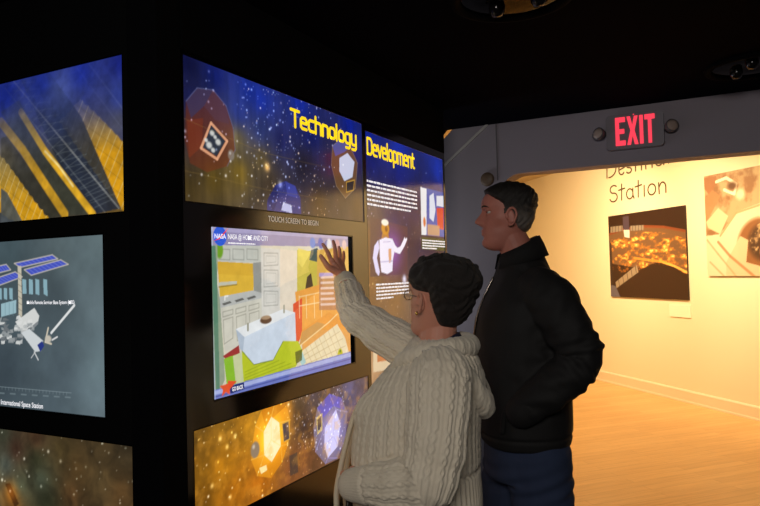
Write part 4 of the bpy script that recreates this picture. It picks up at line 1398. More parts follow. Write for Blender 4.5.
def head_geo(nose=1.0, chub=0.0, off=None, n=72, rows=80):
    z = np.linspace(HP[0, 0], HP[-1, 0], rows)
    f, b, w_ = (np.interp(z, HP[:, 0], HP[:, k]) for k in (1, 2, 3))
    for a in (f, b, w_):
        for _ in range(3):
            a[1:-1] = .25 * a[:-2] + .5 * a[1:-1] + .25 * a[2:]
    low = np.clip((-z - .02) / .07, 0, 1)
    w_ = w_ + chub * (.010 * low + .004); b = b - chub * .01 * low
    ang = np.arange(n) * 2 * PI / n
    rings = []
    sp = lambda v, e: np.sign(v) * np.abs(v) ** e
    for i in range(rows):
        cx, rx = (f[i] + b[i]) / 2 , (f[i] - b[i]) / 2
        x = cx + rx * sp(np.cos(ang), .85); y = w_[i] * sp(np.sin(ang), .9)
        zz = np.full(n, z[i])
        fr = np.clip(np.cos(ang), 0, 1) ** .5 * (np.cos(ang) > 0)
        zi = z[i]
        # nose
        if zi > -.034 and zi < .034:
            t = (.032 - zi) / .046
            pr = np.interp(zi, (-.034, -.026, -.018, -.010, .004, .020, .034), (0, .011, .026, .0275, .019, .010, .0)) * nose
            sg_ = np.interp(zi, (-.03, -.012, .01, .034), (.0135, .0125, .0085, .007))
            x += pr * np.exp(-(y / sg_) ** 2) * fr
            x += .006 * nose * np.interp(zi, (-.034, -.022, -.008, .0), (0, 1, .8, 0)) * np.exp(-((np.abs(y) - .014) / .006) ** 2) * fr
        # lips, chin groove, philtrum
        x += .0062 * math.exp(-((zi + .046) / .0048) ** 2) * np.exp(-(y / .020) ** 2) * fr
        x += .0062 * math.exp(-((zi + .058) / .0055) ** 2) * np.exp(-(y / .018) ** 2) * fr
        x -= .0035 * math.exp(-((zi + .052) / .0016) ** 2) * np.exp(-(y / .024) ** 2) * fr
        x -= .004 * math.exp(-((zi + .072) / .006) ** 2) * np.exp(-(y / .02) ** 2) * fr
        # eye sockets, brow, cheek bones
        x -= .012 * math.exp(-((zi - .020) / .010) ** 2) * np.exp(-((np.abs(y) - .032) / .015) ** 2) * fr
        x += .004 * math.exp(-((zi - .038) / .007) ** 2) * np.exp(-((np.abs(y) - .026) / .024) ** 2) * fr
        y += np.sign(y) * .004 * math.exp(-((zi + .004) / .016) ** 2) * np.exp(-((x - .045) / .025) ** 2)
        y -= np.sign(y) * .004 * math.exp(-((zi + .035) / .016) ** 2) * np.exp(-((x - .04) / .025) ** 2) * (1 - chub)
        P = np.stack([x, y, zz], 1)
        if off is not None:
            nr = np.stack([np.cos(ang) * w_[i], np.sin(ang) * rx, np.zeros(n)], 1)
            nr /= np.linalg.norm(nr, axis=1)[:, None]
            up = np.clip((zi - .05) / .066, 0, 1) ** 1.5
            nr = nr * math.sqrt(max(0, 1 - up * up)) + np.array([0, 0, 1.0]) * up
            P = P + nr * off(P)[:, None]
        rings.append(P)
    return loft(rings)


def ear_geo(side, tilt=.25):
    g = []
    c = np.array([-.008, side * .079, -.003])
    pts = []
    for a in np.linspace(-2.3, 2.6, 12):   # helix
        ex, ez = .017 * math.cos(a + PI / 2 + .6), .030 * math.sin(a + PI / 2 + .6)
        if ez < 0:
            ex *= .8
        pts.append(c + np.array([ex - ez * tilt * -1 * -.3, side * (.011 - ex * .5), ez]))
    g.append(tube(pts, [.0046] * len(pts), 8))
    g.append(ell(c + np.array([0, side * .001, 0]), (.015, .005, .027), (0, .12, side * -.3)))
    g.append(ell(c + np.array([.006, side * .006, -.026]), (.007, .005, .008)))
    g.append(ell(c + np.array([.013, side * .003, -.003]), (.005, .005, .006)))
    return g


def placer(center, yaw, pitch=0.0, scale=1.0, roll=0.0):
    M = np.array(Matrix.Rotation(yaw, 3, 'Z') @ Matrix.Rotation(pitch, 3, 'Y') @ Matrix.Rotation(roll, 3, 'X')) * scale
    c = np.array(center)
    return lambda p: M @ p + c


def hand_geo(wrist, knuckles, tips, thumb, r=.0085, curl=.012, back=None):
    """palm from wrist to four knuckles, four separate fingers and a thumb. back = unit vector out of the back of the hand"""
    w_ = np.array(wrist); K = [np.array(k) for k in knuckles]; Tt = [np.array(t) for t in tips]
    back = np.array(back, float)
    g = []
    for i, k in enumerate(K):                       # metacarpal rays make the palm
        side = (K[0] - K[3]); side /= np.linalg.norm(side)
        g.append(tube([w_ + side * (.014 - .0095 * i), (w_ + k) / 2 + side * (.004 - .003 * i), k], [.0155, .0135, .0105], 12))
    g.append(ell((w_ + K[0] + K[1] + K[2] + K[3]) / 5, (.026, .022, .03)) if False else tube([w_, (K[1] + K[2]) / 2], [.016, .012], 12))
    for i, (k, t) in enumerate(zip(K, Tt)):
        rr = r * (1.0, 1.03, 1.0, .88)[i]
        b_ = back * curl
        g.append(tube([k, k + (t - k) * .42 + b_ * .9, k + (t - k) * .75 + b_ * .65, t], [rr * 1.12, rr * 1.04, rr * .94, rr * .8], 10))
        g.append(ell(k + (t - k) * .42 + b_ * .9, (rr * 1.12,) * 3))
        g.append(ell(k + back * .002, (rr * 1.3,) * 3))
    th = [np.array(p) for p in thumb]
    g.append(tube(th, [.0165, .0125, .0105, .0085][:len(th)], 10))
    return g


def poly_param(co, pts):
    """nearest point on the polyline: arc length, distance, angle round it"""
    P = [np.array(p, float) for p in pts]
    best = np.full(len(co), 1e9); S = np.zeros(len(co)); A = np.zeros(len(co)); T = 0
    for a, b in zip(P, P[1:]):
        d = b - a; L = np.linalg.norm(d); t = np.clip(((co - a) @ d) / L ** 2, 0, 1)
        v = co - a - t[:, None] * d
        dist = np.linalg.norm(v, axis=1)
        e = d / L
        h = np.cross(e, [0, 1.0, 0.3]); h /= np.linalg.norm(h); k = np.cross(e, h)
        m_ = dist < best
        best = np.where(m_, dist, best); S = np.where(m_, T + t * L, S); A = np.where(m_, np.arctan2(v @ h, v @ k), A)
        T += L
    return S, best, A


def cable(u, v, lam=.034, amp=.0062):
    a = u / lam; a = a - np.round(a)
    ph = 2 * PI * v / .055
    c1 = .15 * np.cos(ph); c2 = -.15 * np.cos(ph)
    top = .5 + .5 * np.sign(np.sin(ph)) * 0
    s = np.maximum(np.exp(-((a - c1) / .11) ** 2), np.exp(-((a - c2) / .11) ** 2))
    edge = np.exp(-((np.abs(a) - .5) / .06) ** 2) * .35
    return amp * (s + edge - .45)


def ribs(u, lam=.012, amp=.0022):
    return amp * np.cos(2 * PI * u / lam)


# ---- materials of the people
SKIN_M = mat('man_skin', (184, 118, 104), .55, sub=.12, bump=(180, .25, .0012), var=(26, (160, 98, 84)))
SKIN_W = mat('woman_skin', (210, 146, 124), .5, sub=.12, bump=(200, .2, .001), var=(24, (192, 132, 112)))
KNIT = mat('cream_knit', (222, 212, 194), .95, sheen=.25, bump=(420, .7, .002), var=(30, (212, 200, 180)))
KNITD = mat('cream_lining', (228, 216, 192), .95, bump=(420, .6, .002), var=(30, (218, 206, 182)))
NAVY = mat('navy_cotton', (24, 32, 62), .9, bump=(300, .3, .001), var=(20, (20, 27, 54)))
BLKCL = mat('black_trouser_cloth', (16, 16, 19), .9, bump=(300, .3, .001), var=(12, (13, 13, 16)))
JACK = mat('black_jacket_cloth', (12, 11, 12), .8, sheen=.0, bump=(240, .4, .0012), var=(12, (16, 15, 16)))
JACKC = mat('black_corduroy_collar', (10, 10, 11), .9, sheen=.0, bump=(260, .5, .0015), var=(12, (13, 12, 13)))
DENIM = mat('blue_denim', (44, 56, 84), .9, bump=(500, .5, .001), var=(16, (34, 44, 70)))
LEATH = mat('black_leather', (14, 13, 13), .4, bump=(160, .3, .0015), var=(14, (11, 10, 10)))
RUBB = mat('dark_rubber', (20, 19, 18), .7, bump=(90, .2, .001), var=(14, (17, 16, 15)))
HAIRW = mat('dark_brown_hair', (32, 24, 20), .8, sheen=.05, var=(60, (20, 15, 12)))
HAIRM = mat('greying_brown_hair', (58, 48, 42), .6, var=(50, (30, 24, 20)))
HAIRG = mat('grey_hair', (130, 122, 114), .6, var=(70, (70, 62, 56)))
EYEW = mat('eye_white', (78, 68, 64), .2, var=(30, (214, 208, 202)))
IRIS = mat('brown_iris', (50, 36, 26), .2, var=(200, (30, 22, 16)))
METALG = mat('thin_metal_rim', (150, 140, 130), .25, metal=1.0, var=(30, (140, 130, 120)))
GOLD = mat('gold_jewellery', (210, 170, 90), .25, metal=1.0, var=(30, (200, 160, 84)))
LENSM = bpy.data.materials.new('clear_lens'); LENSM.use_nodes = True
LENSM.node_tree.nodes['Principled BSDF'].inputs['Transmission Weight'].default_value = 1.0
LENSM.node_tree.nodes['Principled BSDF'].inputs['Roughness'].default_value = 0.02
LENSM.node_tree.nodes['Principled BSDF'].inputs['IOR'].default_value = 1.1


def hair_lines(m, scale=(260, 260, 34), st=.9, dist=.004):
    nt = m.node_tree; b = nt.nodes['Principled BSDF']
    tc = nt.nodes.new('ShaderNodeTexCoord'); mp = nt.nodes.new('ShaderNodeMapping'); mp.inputs['Scale'].default_value = scale
    n = nt.nodes.new('ShaderNodeTexNoise'); n.inputs['Scale'].default_value = 1.0; n.inputs['Detail'].default_value = 3; n.inputs['Distortion'].default_value = 1.5
    bp = nt.nodes.new('ShaderNodeBump'); bp.inputs['Strength'].default_value = st; bp.inputs['Distance'].default_value = dist
    nt.links.new(tc.outputs['Object'], mp.inputs[0]); nt.links.new(mp.outputs[0], n.inputs[0]); nt.links.new(n.outputs['Fac'], bp.inputs['Height']); nt.links.new(bp.outputs['Normal'], b.inputs['Normal'])


for m_ in (HAIRW, HAIRM, HAIRG):
    hair_lines(m_)
# the man's hair is dark on the crown and grey at the temples
nt = HAIRM.node_tree
g_ = nt.nodes.new('ShaderNodeNewGeometry') if False else nt.nodes.new('ShaderNodeTexCoord')
sx = nt.nodes.new('ShaderNodeSeparateXYZ'); nt.links.new(g_.outputs['Object'], sx.inputs[0])
nz_ = nt.nodes.new('ShaderNodeTexNoise'); nz_.inputs['Scale'].default_value = 60; nt.links.new(g_.outputs['Object'], nz_.inputs['Vector'])
ma = nt.nodes.new('ShaderNodeMath'); ma.operation = 'MULTIPLY_ADD'; ma.inputs[1].default_value = .06; nt.links.new(nz_.outputs['Fac'], ma.inputs[0]); nt.links.new(sx.outputs['Z'], ma.inputs[2])
mr = nt.nodes.new('ShaderNodeMapRange'); mr.inputs[1].default_value = 1.765; mr.inputs[2].default_value = 1.815; nt.links.new(ma.outputs[0], mr.inputs[0])
mc = nt.nodes.new('ShaderNodeMix'); mc.data_type = 'RGBA'; mc.inputs[6].default_value = rgb((92, 84, 78)); mc.inputs[7].default_value = rgb((24, 19, 16))
nt.links.new(mr.outputs[0], mc.inputs[0]); nt.links.new(mc.outputs[2], nt.nodes['Principled BSDF'].inputs['Base Color'])


def face_bits(pl, parent, side_eyes=(1, -1), brow=None):
    for s in side_eyes:
        g = xf(ell((.0590, s * .031, .019), (.0115, .0115, .0115)), pl)
        e = link('eye', mesh_from(*g), EYEW, parent); smooth(e.data)
        g = xf(ell((.0655, s * .0315, .019), (.0060, .0070, .0060)), pl)
        i_ = link('iris', mesh_from(*g), IRIS, e); smooth(i_.data)
        if brow is not None:
            pts = [pl(np.array(p)) for p in ((.084, s * .014, .036), (.0835, s * .026, .0405), (.076, s * .040, .040), (.066, s * .050, .035))]
            b = link('eyebrow', mesh_from(*tube(pts, [.0025, .0038, .003, .0015], 8)), brow, parent); smooth(b.data)


def shoe(name, parent, c, yaw, L=.29, Wd=.10):
    M = placer(c, yaw)
    up = [xf(g, M) for g in (
        trunk([(.012, .05, 0, L * .5, Wd * .48), (.035, .05, 0, L * .5, Wd * .5), (.06, .02, 0, L * .40, Wd * .45), (.085, -.03, 0, L * .25, Wd * .40), (.11, -.045, 0, L * .20, Wd * .37)], 28, .85),)]
    s = sculpt(name, up, .006, LEATH, parent, 2)
    so = sculpt('sole', [xf(trunk([(.0, .05, 0, L * .505, Wd * .50), (.010, .05, 0, L * .515, Wd * .52), (.022, .05, 0, L * .51, Wd * .51)], 28, .8), M)], .005, RUBB, s, 1)
    return s


# ================================================================== the man
mroot_cam = (.520, 2.45)
mp_ = F0 * mroot_cam[1] + R0 * mroot_cam[0]
man = thing('person', 'man in black jacket and blue jeans standing behind the woman, hand in pocket', 'person', (mp_[0], mp_[1], 0), R(207.2))
HM = placer((.050, 0.0, 1.742), R(-4), R(0), 1.03)
m_torso = [(.80, 0, 0, .110, .150), (.93, 0, 0, .125, .160), (1.05, .0, 0, .125, .155), (1.2, 0, 0, .130, .165), (1.35, .0, 0, .135, .18), (1.44, -.01, 0, .12, .175), (1.50, -.02, 0, .085, .15), (1.55, -.01, 0, .06, .075)]
armL = [(-.05, .18, 1.475), (-.09, .225, 1.40), (-.125, .250, 1.265), (-.04, .245, 1.17), (.050, .215, 1.085)]
armR = [(-.04, -.19, 1.475), (-.07, -.245, 1.40), (-.10, -.265, 1.26), (-.01, -.25, 1.15), (.08, -.20, 1.07)]
legL = [(-.015, .095, .90), (-.03, .10, .70), (-.035, .105, .50), (-.055, .105, .28), (-.085, .11, .09)]
legR = [(.02, -.095, .90), (.05, -.10, .70), (.055, -.105, .50), (.04, -.105, .28), (.01, -.11, .09)]
geos = [xf(head_geo(1.22), HM)] + [xf(ell((.0650, s * .0315, .0262), (.0115, .0140, .0055), (0, .35, 0)), HM) for s in (1, -1)] + [xf(ell((.0640, s * .0315, .0105), (.0105, .0135, .0045)), HM) for s in (1, -1)] + [xf(g, HM) for s in (1, -1) for g in ear_geo(s)]
geos += [tube([(-.025, 0, 1.50), (-.005, 0, 1.58), (.03, 0, 1.66), (.045, 0, 1.70)], [.07, .062, .058, .055], 20)]
geos += [trunk(m_torso)]
for A in (armL, armR):
    geos.append(tube(A[:3], [.062, .055, .044]))
    geos.append(tube(A[2:], [.044, .042, .030]))
for Lg in (legL, legR):
    geos.append(tube(Lg, [.085, .078, .055, .055, .040]))
    e = Lg[-1]
    geos.append(tube([(e[0] - .02, e[1], .05), (e[0] + .08, e[1], .042), (e[0] + .15, e[1], .035)], [.035, .034, .025]))
for A, s in ((armL, 1), (armR, -1)):
    w_ = np.array(A[-1]); fd = np.array([.45, -s * .62, -.55]); fd /= np.linalg.norm(fd)
    sd = np.array([.6, 0, .5]); sd = sd - fd * (sd @ fd); sd /= np.linalg.norm(sd); bk = np.cross(fd, sd); bk = bk * np.sign(bk[1]) * s
    kn = [w_ + fd * .085 + sd * (.030 - .02 * i) for i in range(4)]
    tp = [k + fd * l - bk * .02 for k, l in zip(kn, (.07, .078, .072, .058))]
    geos += hand_geo(w_ + fd * .01, kn, tp, [w_ + fd * .02 + sd * .02, w_ + fd * .055 + sd * .045 - bk * .01, w_ + fd * .09 + sd * .050 - bk * .015, w_ + fd * .115 + sd * .048 - bk * .02], .009, .012, bk)
man_body = sculpt('body', geos, .0032, SKIN_M, man, 3)
face_bits(HM, man, brow=HAIRM)


def hair_m(P):
    x, y, z = P[:, 0], P[:, 1], P[:, 2]
    line = np.interp(x, (-.06, -.035, -.01, .02, .05, .07), (-.060, -.045, .008, .045, .066, .086))
    line = np.where((x > -.006) & (x < .014), np.minimum(line, .004), line)       # sideburn
    k = np.clip((z - line) / .010, -1, 1)
    body = .008 + .005 * np.clip((z - .02) / .06, 0, 1) + .003 * np.clip((-x) / .06, 0, 1)
    r = np.where(k > 0, -.004 + (body + .004) * k, -.004 + .010 * k)
    return r + np.where(k > .2, .0035 * np.sin(x * 260 + 5 * np.sin(z * 60 + y * 30)) * .5, 0)


hm = link('hair', mesh_from(*xf(head_geo(0, off=hair_m, n=120, rows=120), HM)), HAIRM, man); smooth(hm.data)
# jacket
jt = [(.925, .008, 0, .155, .200), (.94, .008, 0, .163, .210), (1.0, .012, 0, .172, .218), (1.1, .014, 0, .174, .222), (1.25, .012, 0, .174, .230), (1.36, .004, 0, .170, .232), (1.43, -.004, 0, .152, .218), (1.49, -.010, 0, .122, .180), (1.54, -.006, 0, .096, .125), (1.60, .0, 0, .074, .084)]
jl = [(-.03, .14, 1.475), (-.06, .205, 1.43), (-.095, .248, 1.345), (-.130, .265, 1.25), (-.045, .262, 1.165), (.035, .232, 1.095)]
jr = [(-.03, -.15, 1.475), (-.06, -.225, 1.43), (-.085, -.262, 1.34), (-.11, -.275, 1.24), (-.02, -.26, 1.15), (.06, -.22, 1.085)]


def jacket_disp(co, no):
    d = .010 * noise3(co, 9, 3) + .006 * noise3(co, 22, 5)
    for arm in (jl, jr):
        S, dist, A = poly_param(co, arm)
        near = np.clip((.125 - dist) / .03, 0, 1)
        el = np.exp(-((S - .29) / .09) ** 2)
        d = d + near * el * .0045 * np.sin(S * 150 + 2 * np.sin(A))
        d = d + near * .003 * np.sin(S * 70 + 3 * np.sin(A * 2))
    front = (co[:, 0] > .05) & (np.abs(co[:, 1]) < .004)
    d = np.where(front, d - .004, d)
    hem = np.exp(-((co[:, 2] - .965) / .006) ** 2)
    return d - .005 * hem


jk = sculpt('jacket', [trunk(jt, 48, .88), tube(jl, [.082, .088, .080, .074, .070, .060], 24), tube(jr, [.082, .088, .080, .074, .070, .060], 24)], .0055, JACK, man, 6, jacket_disp)
# stand-up collar, open at the front
def ring_band(name, rows, m, parent, a0=0, a1=360, thick=.006, n=56, wav=0.0, it=1, voxel=.004):
    """open band: rows of (z_front, z_back, cx, rx, ry) bottom to top"""
    ang = np.radians(np.linspace(a0, a1, n))
    outer, inner = [], []
    for (zf, zb, cx, rx, ry) in rows:
        zz = zf + (zb - zf) * (1 - np.cos(ang)) / 2
        outer.append(np.stack([cx + (rx + wav * np.sin(ang * 5)) * np.cos(ang), (ry + wav * np.sin(ang * 4)) * np.sin(ang), zz], 1))
        inner.append(np.stack([cx + (rx - thick) * np.cos(ang), (ry - thick) * np.sin(ang), zz], 1))
    L = outer + inner[::-1]
    V = [tuple(p) for r in L for p in r]
    Fc = []
    k = len(L)
    for i in range(k):
        j = (i + 1) % k
        for q_ in range(n - 1):
            Fc.append((i * n + q_, i * n + q_ + 1, j * n + q_ + 1, j * n + q_))
    Fc.append(tuple(i * n for i in range(k))); Fc.append(tuple(i * n + n - 1 for i in range(k))[::-1])
    me = mesh_from(V, Fc)
    bm = bmesh.new(); bm.from_mesh(me)
    bmesh.ops.recalc_face_normals(bm, faces=bm.faces[:])
    bm.to_mesh(me); bm.free(); smooth(me)
    return link(name, me, m, parent)


ring_band('collar', [(1.50, 1.535, -.010, .100, .120), (1.535, 1.585, -.002, .088, .100), (1.570, 1.635, .006, .078, .086), (1.600, 1.668, .010, .075, .082), (1.603, 1.673, .008, .079, .086), (1.585, 1.645, .003, .088, .094), (1.550, 1.600, -.002, .100, .106)], JACKC, jk, 24, 336, .010)
for s, arm in ((1, jl), (-1, jr)):
    e = np.array(arm[-1]); d_ = e - np.array(arm[-2]); d_ /= np.linalg.norm(d_)
    cf = link('cuff', mesh_from(*tube([e - d_ * .008, e + d_ * .032], [.061, .056], 24)), JACK, jk); smooth(cf.data)
    # slanted pocket welt the hand goes into
    pw = link('pocket', mesh_from(*tube([(.085, s * .200, 1.115), (.110, s * .188, 1.06), (.120, s * .186, 1.00)], [.010, .011, .010], 10)), JACK, jk); smooth(pw.data)
zp = link('zip', mesh_from(*tube([(.170, .0, .94), (.187, 0, 1.05), (.188, 0, 1.2), (.178, 0, 1.33), (.150, 0, 1.43), (.105, 0, 1.52)], [.004] * 6, 8)), METALG, jk); smooth(zp.data)
sh_ = ring_band('shirt', [(1.48, 1.52, -.005, .086, .092), (1.56, 1.61, .006, .074, .074), (1.575, 1.63, .008, .070, .070)], BLKCL, man, 0, 360, .008)


def jeans_disp(co, no):
    d = .006 * noise3(co, 12, 9) + .004 * noise3(co, 30, 10)
    z = co[:, 2]
    d = d + .006 * np.exp(-((z - .12) / .07) ** 2) * np.sin(z * 190 + co[:, 1] * 20)
    d = d + .004 * np.exp(-((z - .50) / .07) ** 2) * np.sin(z * 120 + co[:, 1] * 30)
    d = d + .004 * np.exp(-((z - .80) / .06) ** 2) * np.sin(z * 110 + co[:, 0] * 40)
    return d


jn = sculpt('jeans', [trunk([(.80, 0, 0, .150, .185), (.90, 0.005, 0, .150, .185), (.98, 0.008, 0, .140, .175), (1.0, 0.008, 0, .138, .172)]),
                      tube([(p[0], p[1], p[2]) for p in legL], [.118, .108, .090, .084, .088], 24), tube([(p[0], p[1], p[2]) for p in legR], [.118, .108, .090, .084, .088], 24)], .006, DENIM, man, 4, jeans_disp,
            cut=lambda c: c.z < .035)
shoe('shoe', man, (-.075, .11, 0), R(8)); shoe('shoe', man, (.02, -.11, 0), R(-8))

# ================================================================== the woman
wroot_cam = (.105, 2.05)
wp_ = F0 * wroot_cam[1] + R0 * wroot_cam[0]
WYAW = R(198.5)
woman = thing('person', 'dark-haired woman in cream cable-knit cardigan reaching out to touch the screen', 'person', (wp_[0], wp_[1], 0), WYAW)
WM = np.array(Matrix.Rotation(WYAW, 3, 'Z'))


def W2L(p):
    return WM.T @ (np.array(p, float) - np.array([wp_[0], wp_[1], 0]))


def scr(px, py, off):
    """point at a distance off the touch screen, measured where it meets the line of sight"""
    pl = Plane((-1.35 + off, 0, 0), (0, 1, 0), (1, 0, 0))
    u, v = pl.at(px, py)
    return W2L(pl.P(u, v))


HWd = placer((-.066, 0.0, 1.460), R(-37), R(-3), .98)
w_torso = [(.72, 0, 0, .12, .16), (.82, 0, 0, .145, .185), (.95, .0, 0, .155, .190), (1.05, 0, 0, .155, .18), (1.15, -.02, 0, .15, .175), (1.25, -.055, 0, .115, .165), (1.30, -.065, 0, .085, .14), (1.335, -.06, 0, .06, .07)]
wr = scr(342.5, 277, .060)
cuffp = scr(345.2, 281.5, .072)
elbR = np.array([.24, -.272, 1.415])
shR = np.array([-.01, -.175, 1.275])
arm_r = [shR, (shR + elbR) / 2 + np.array([0, 0, -.008]), elbR, (elbR + wr) / 2 + np.array([0, 0, .0]), wr]
shL = np.array([-.075, .175, 1.265]); elbL = np.array([-.045, .275, 1.00]); wrL = np.array([.168, .200, .957])
arm_l = [shL, (shL + elbL) / 2 + np.array([-.005, .015, 0]), elbL, (elbL + wrL) / 2, wrL]
geos = [xf(head_geo(.85, chub=.6), HWd)] + [xf(ell((.0650, s * .0315, .0262), (.0115, .0140, .0055), (0, .35, 0)), HWd) for s in (1, -1)] + [xf(g, HWd) for s in (1, -1) for g in ear_geo(s)]
geos += [tube([(-.065, 0, 1.27), (-.065, 0, 1.33), (-.072, 0, 1.39), (-.075, 0, 1.43)], [.068, .058, .055, .052], 20), trunk(w_torso)]
geos.append(tube(arm_r[:3], [.058, .050, .040])); geos.append(tube(arm_r[2:], [.040, .037, .025]))
geos.append(tube(arm_l[:3], [.058, .052, .042])); geos.append(tube(arm_l[2:], [.042, .038, .025]))
wlL = [(.0, .10, .80), (.01, .105, .62), (.005, .105, .46), (-.01, .105, .26), (-.03, .11, .08)]
wlR = [(.02, -.10, .80), (.04, -.105, .62), (.05, -.105, .46), (.035, -.105, .26), (.015, -.11, .08)]
for Lg in (wlL, wlR):
    geos.append(tube(Lg, [.10, .085, .058, .055, .038]))
    e = Lg[-1]
    geos.append(tube([(e[0] - .02, e[1], .045), (e[0] + .07, e[1], .038), (e[0] + .13, e[1], .03)], [.032, .031, .022]))
# right hand on the screen
bk = W2L(np.array([wp_[0] + 1, wp_[1], 0]))
bk = bk / np.linalg.norm(bk)
kn = [scr(331.0, 260.5, .030), scr(335.6, 259.6, .032), scr(339.3, 261.2, .031), scr(342.2, 264.0, .028)]
tp = [scr(322.8, 244.2, .010), scr(333.2, 241.3, .010), scr(338.9, 247.2, .010), scr(343.6, 252.0, .012)]
th = [wr + (kn[0] - wr) * .25, scr(329.5, 268.0, .036), scr(324.6, 261.8, .024), scr(320.9, 256.2, .011)]
geos += hand_geo(wr, kn, tp, th, .0084, .004, bk)
# left hand closed on the bag handle
fd = np.array([.50, -.84, -.22]); fd /= np.linalg.norm(fd)
sd = np.array([-.1, .0, 1.0]); sd -= fd * (sd @ fd); sd /= np.linalg.norm(sd)
bk2 = np.cross(sd, fd); bk2 = bk2 if bk2[1] > 0 else -bk2
knl = [wrL + fd * .085 + sd * (.026 - .018 * i) for i in range(4)]
tpl = [k + fd * .012 - bk2 * (.048 + .004 * (i % 2)) for i, k in enumerate(knl)]
geos += hand_geo(wrL + fd * .012, knl, tpl, [wrL + fd * .02 + sd * .01, wrL + fd * .05 + sd * .034 - bk2 * .012, wrL + fd * .080 + sd * .036 - bk2 * .028, wrL + fd * .098 + sd * .026 - bk2 * .036], .008, .0, bk2)
for k in range(4):
    geos.append(tube([knl[k], knl[k] + fd * .030 - bk2 * .010, knl[k] + fd * .028 - bk2 * .036, tpl[k]], [.009, .0085, .008, .007], 10))
wbody = sculpt('body', geos, .0030, SKIN_W, woman, 3)
face_bits(HWd, woman, brow=HAIRW)


def hair_w(P):
    x, y, z = P[:, 0], P[:, 1], P[:, 2]
    line = np.interp(x, (-.09, -.058, -.048, -.038, .022, .05, .075), (-.100, -.092, -.060, .028, .034, .046, .054))
    k = np.clip((z - line) / np.interp(x, (-.06, -.02, .03), (.020, .016, .040)), -1, 1)
    body = .018 + .012 * np.clip((z) / .06, 0, 1) + .014 * np.clip((-x - .02) / .06, 0, 1) - .020 * np.clip((x - .0) / .05, 0, 1)
    body = body - .012 * np.clip((-z - .03) / .05, 0, 1)
    body = body * np.where(np.abs(y) > .04, 1 - .8 * np.clip((.065 - z) / .04, 0, 1) * np.clip((x + .060) / .025, 0, 1), 1)
    r = np.where(k > 0, -.004 + (body + .004) * np.sqrt(np.clip(k, 0, 1)), -.004 + .012 * k)
    lump = .0042 * np.sin(x * 120 + 4 * np.sin(z * 45 + y * 20)) * np.sin(z * 95 + 3 * np.sin(y * 60)) + .002 * np.sin(z * 210 + x * 150 + 4 * np.sin(y * 90))
    return r + np.where(k > .15, lump, 0)


hw = link('hair', mesh_from(*xf(head_geo(0, chub=1.0, off=hair_w, n=160, rows=150), HWd)), HAIRW, woman); smooth(hw.data)
# fine loose locks that break up the outline of the hair
rs_ = random.Random(3)
locks = []
for i in range(230):
    a = rs_.uniform(-PI, PI); zz = rs_.uniform(-.07, .112)
    f_, b_, w__ = (np.interp(zz, HP[:, 0], HP[:, k]) for k in (1, 2, 3))
    cx_, rx_ = (f_ + b_) / 2, (f_ - b_) / 2
    p = np.array([cx_ + rx_ * math.cos(a), w__ * math.sin(a), zz])
    o_ = float(hair_w(p[None])[0])
    if o_ < .012:
        continue
    nr = np.array([math.cos(a) * w__, math.sin(a) * rx_, (max(0, zz - .05)) * 1.1]); nr /= np.linalg.norm(nr)
    t_ = np.cross(nr, [rs_.uniform(-.4, .4), rs_.uniform(-.4, .4), 1]); t_ /= np.linalg.norm(t_); t2 = np.cross(t_, nr) * -1
    d0 = t2 * -.010 + t_ * rs_.uniform(-.014, .014)
    b0 = p + nr * (o_ - .001)
    locks.append(tube([HWd(b0), HWd(b0 + d0 * .6 + nr * .003), HWd(b0 + d0 * 1.3 + nr * .002), HWd(b0 + d0 * 1.8 - nr * .001)], [.0040, .0036, .0026, .001], 6))
lk = link('locks', mesh_from(*merge(locks)), HAIRW, hw); smooth(lk.data)
lk['kind'] = 'stuff'
# glasses
gl = []
for s in (1, -1):
    pts = [HWd(np.array([.092 - .004 * abs(math.cos(a)), s * .033 + .021 * math.cos(a), .014 + .016 * math.sin(a)])) for a in np.linspace(0, 2 * PI, 17)]
    gl.append(tube(pts, [.0013] * 17, 6))
    gl.append(tube([HWd(np.array(p)) for p in ((.089, s * .055, .018), (.06, s * .076, .018), (.02, s * .081, .017), (-.012, s * .083, .014))], [.0014] * 4, 6))
gl.append(tube([HWd(np.array(p)) for p in ((.093, .012, .017), (.097, 0, .019), (.093, -.012, .017))], [.0014] * 3, 6))
gs = link('glasses', mesh_from(*merge(gl)), METALG, woman); smooth(gs.data)
for s in (1, -1):
    g = tube([HWd(np.array([.0905, s * .033, .014])), HWd(np.array([.0915, s * .033, .014]))], [.001, .001], 20)
    pts = [HWd(np.array([.091, s * .033 + .0205 * math.cos(a), .014 + .0155 * math.sin(a)])) for a in np.linspace(0, 2 * PI, 25)[:-1]]
    pts2 = [HWd(np.array([.0925, s * .033 + .0205 * math.cos(a), .014 + .0155 * math.sin(a)])) for a in np.linspace(0, 2 * PI, 25)[:-1]]
    link('lens', mesh_from(*loft([np.array(pts), np.array(pts2)])), LENSM, gs)
er = link('earring', mesh_from(*xf(ell((-.002, .094, -.034), (.0045, .0045, .006)), HWd)), GOLD, woman); smooth(er.data)

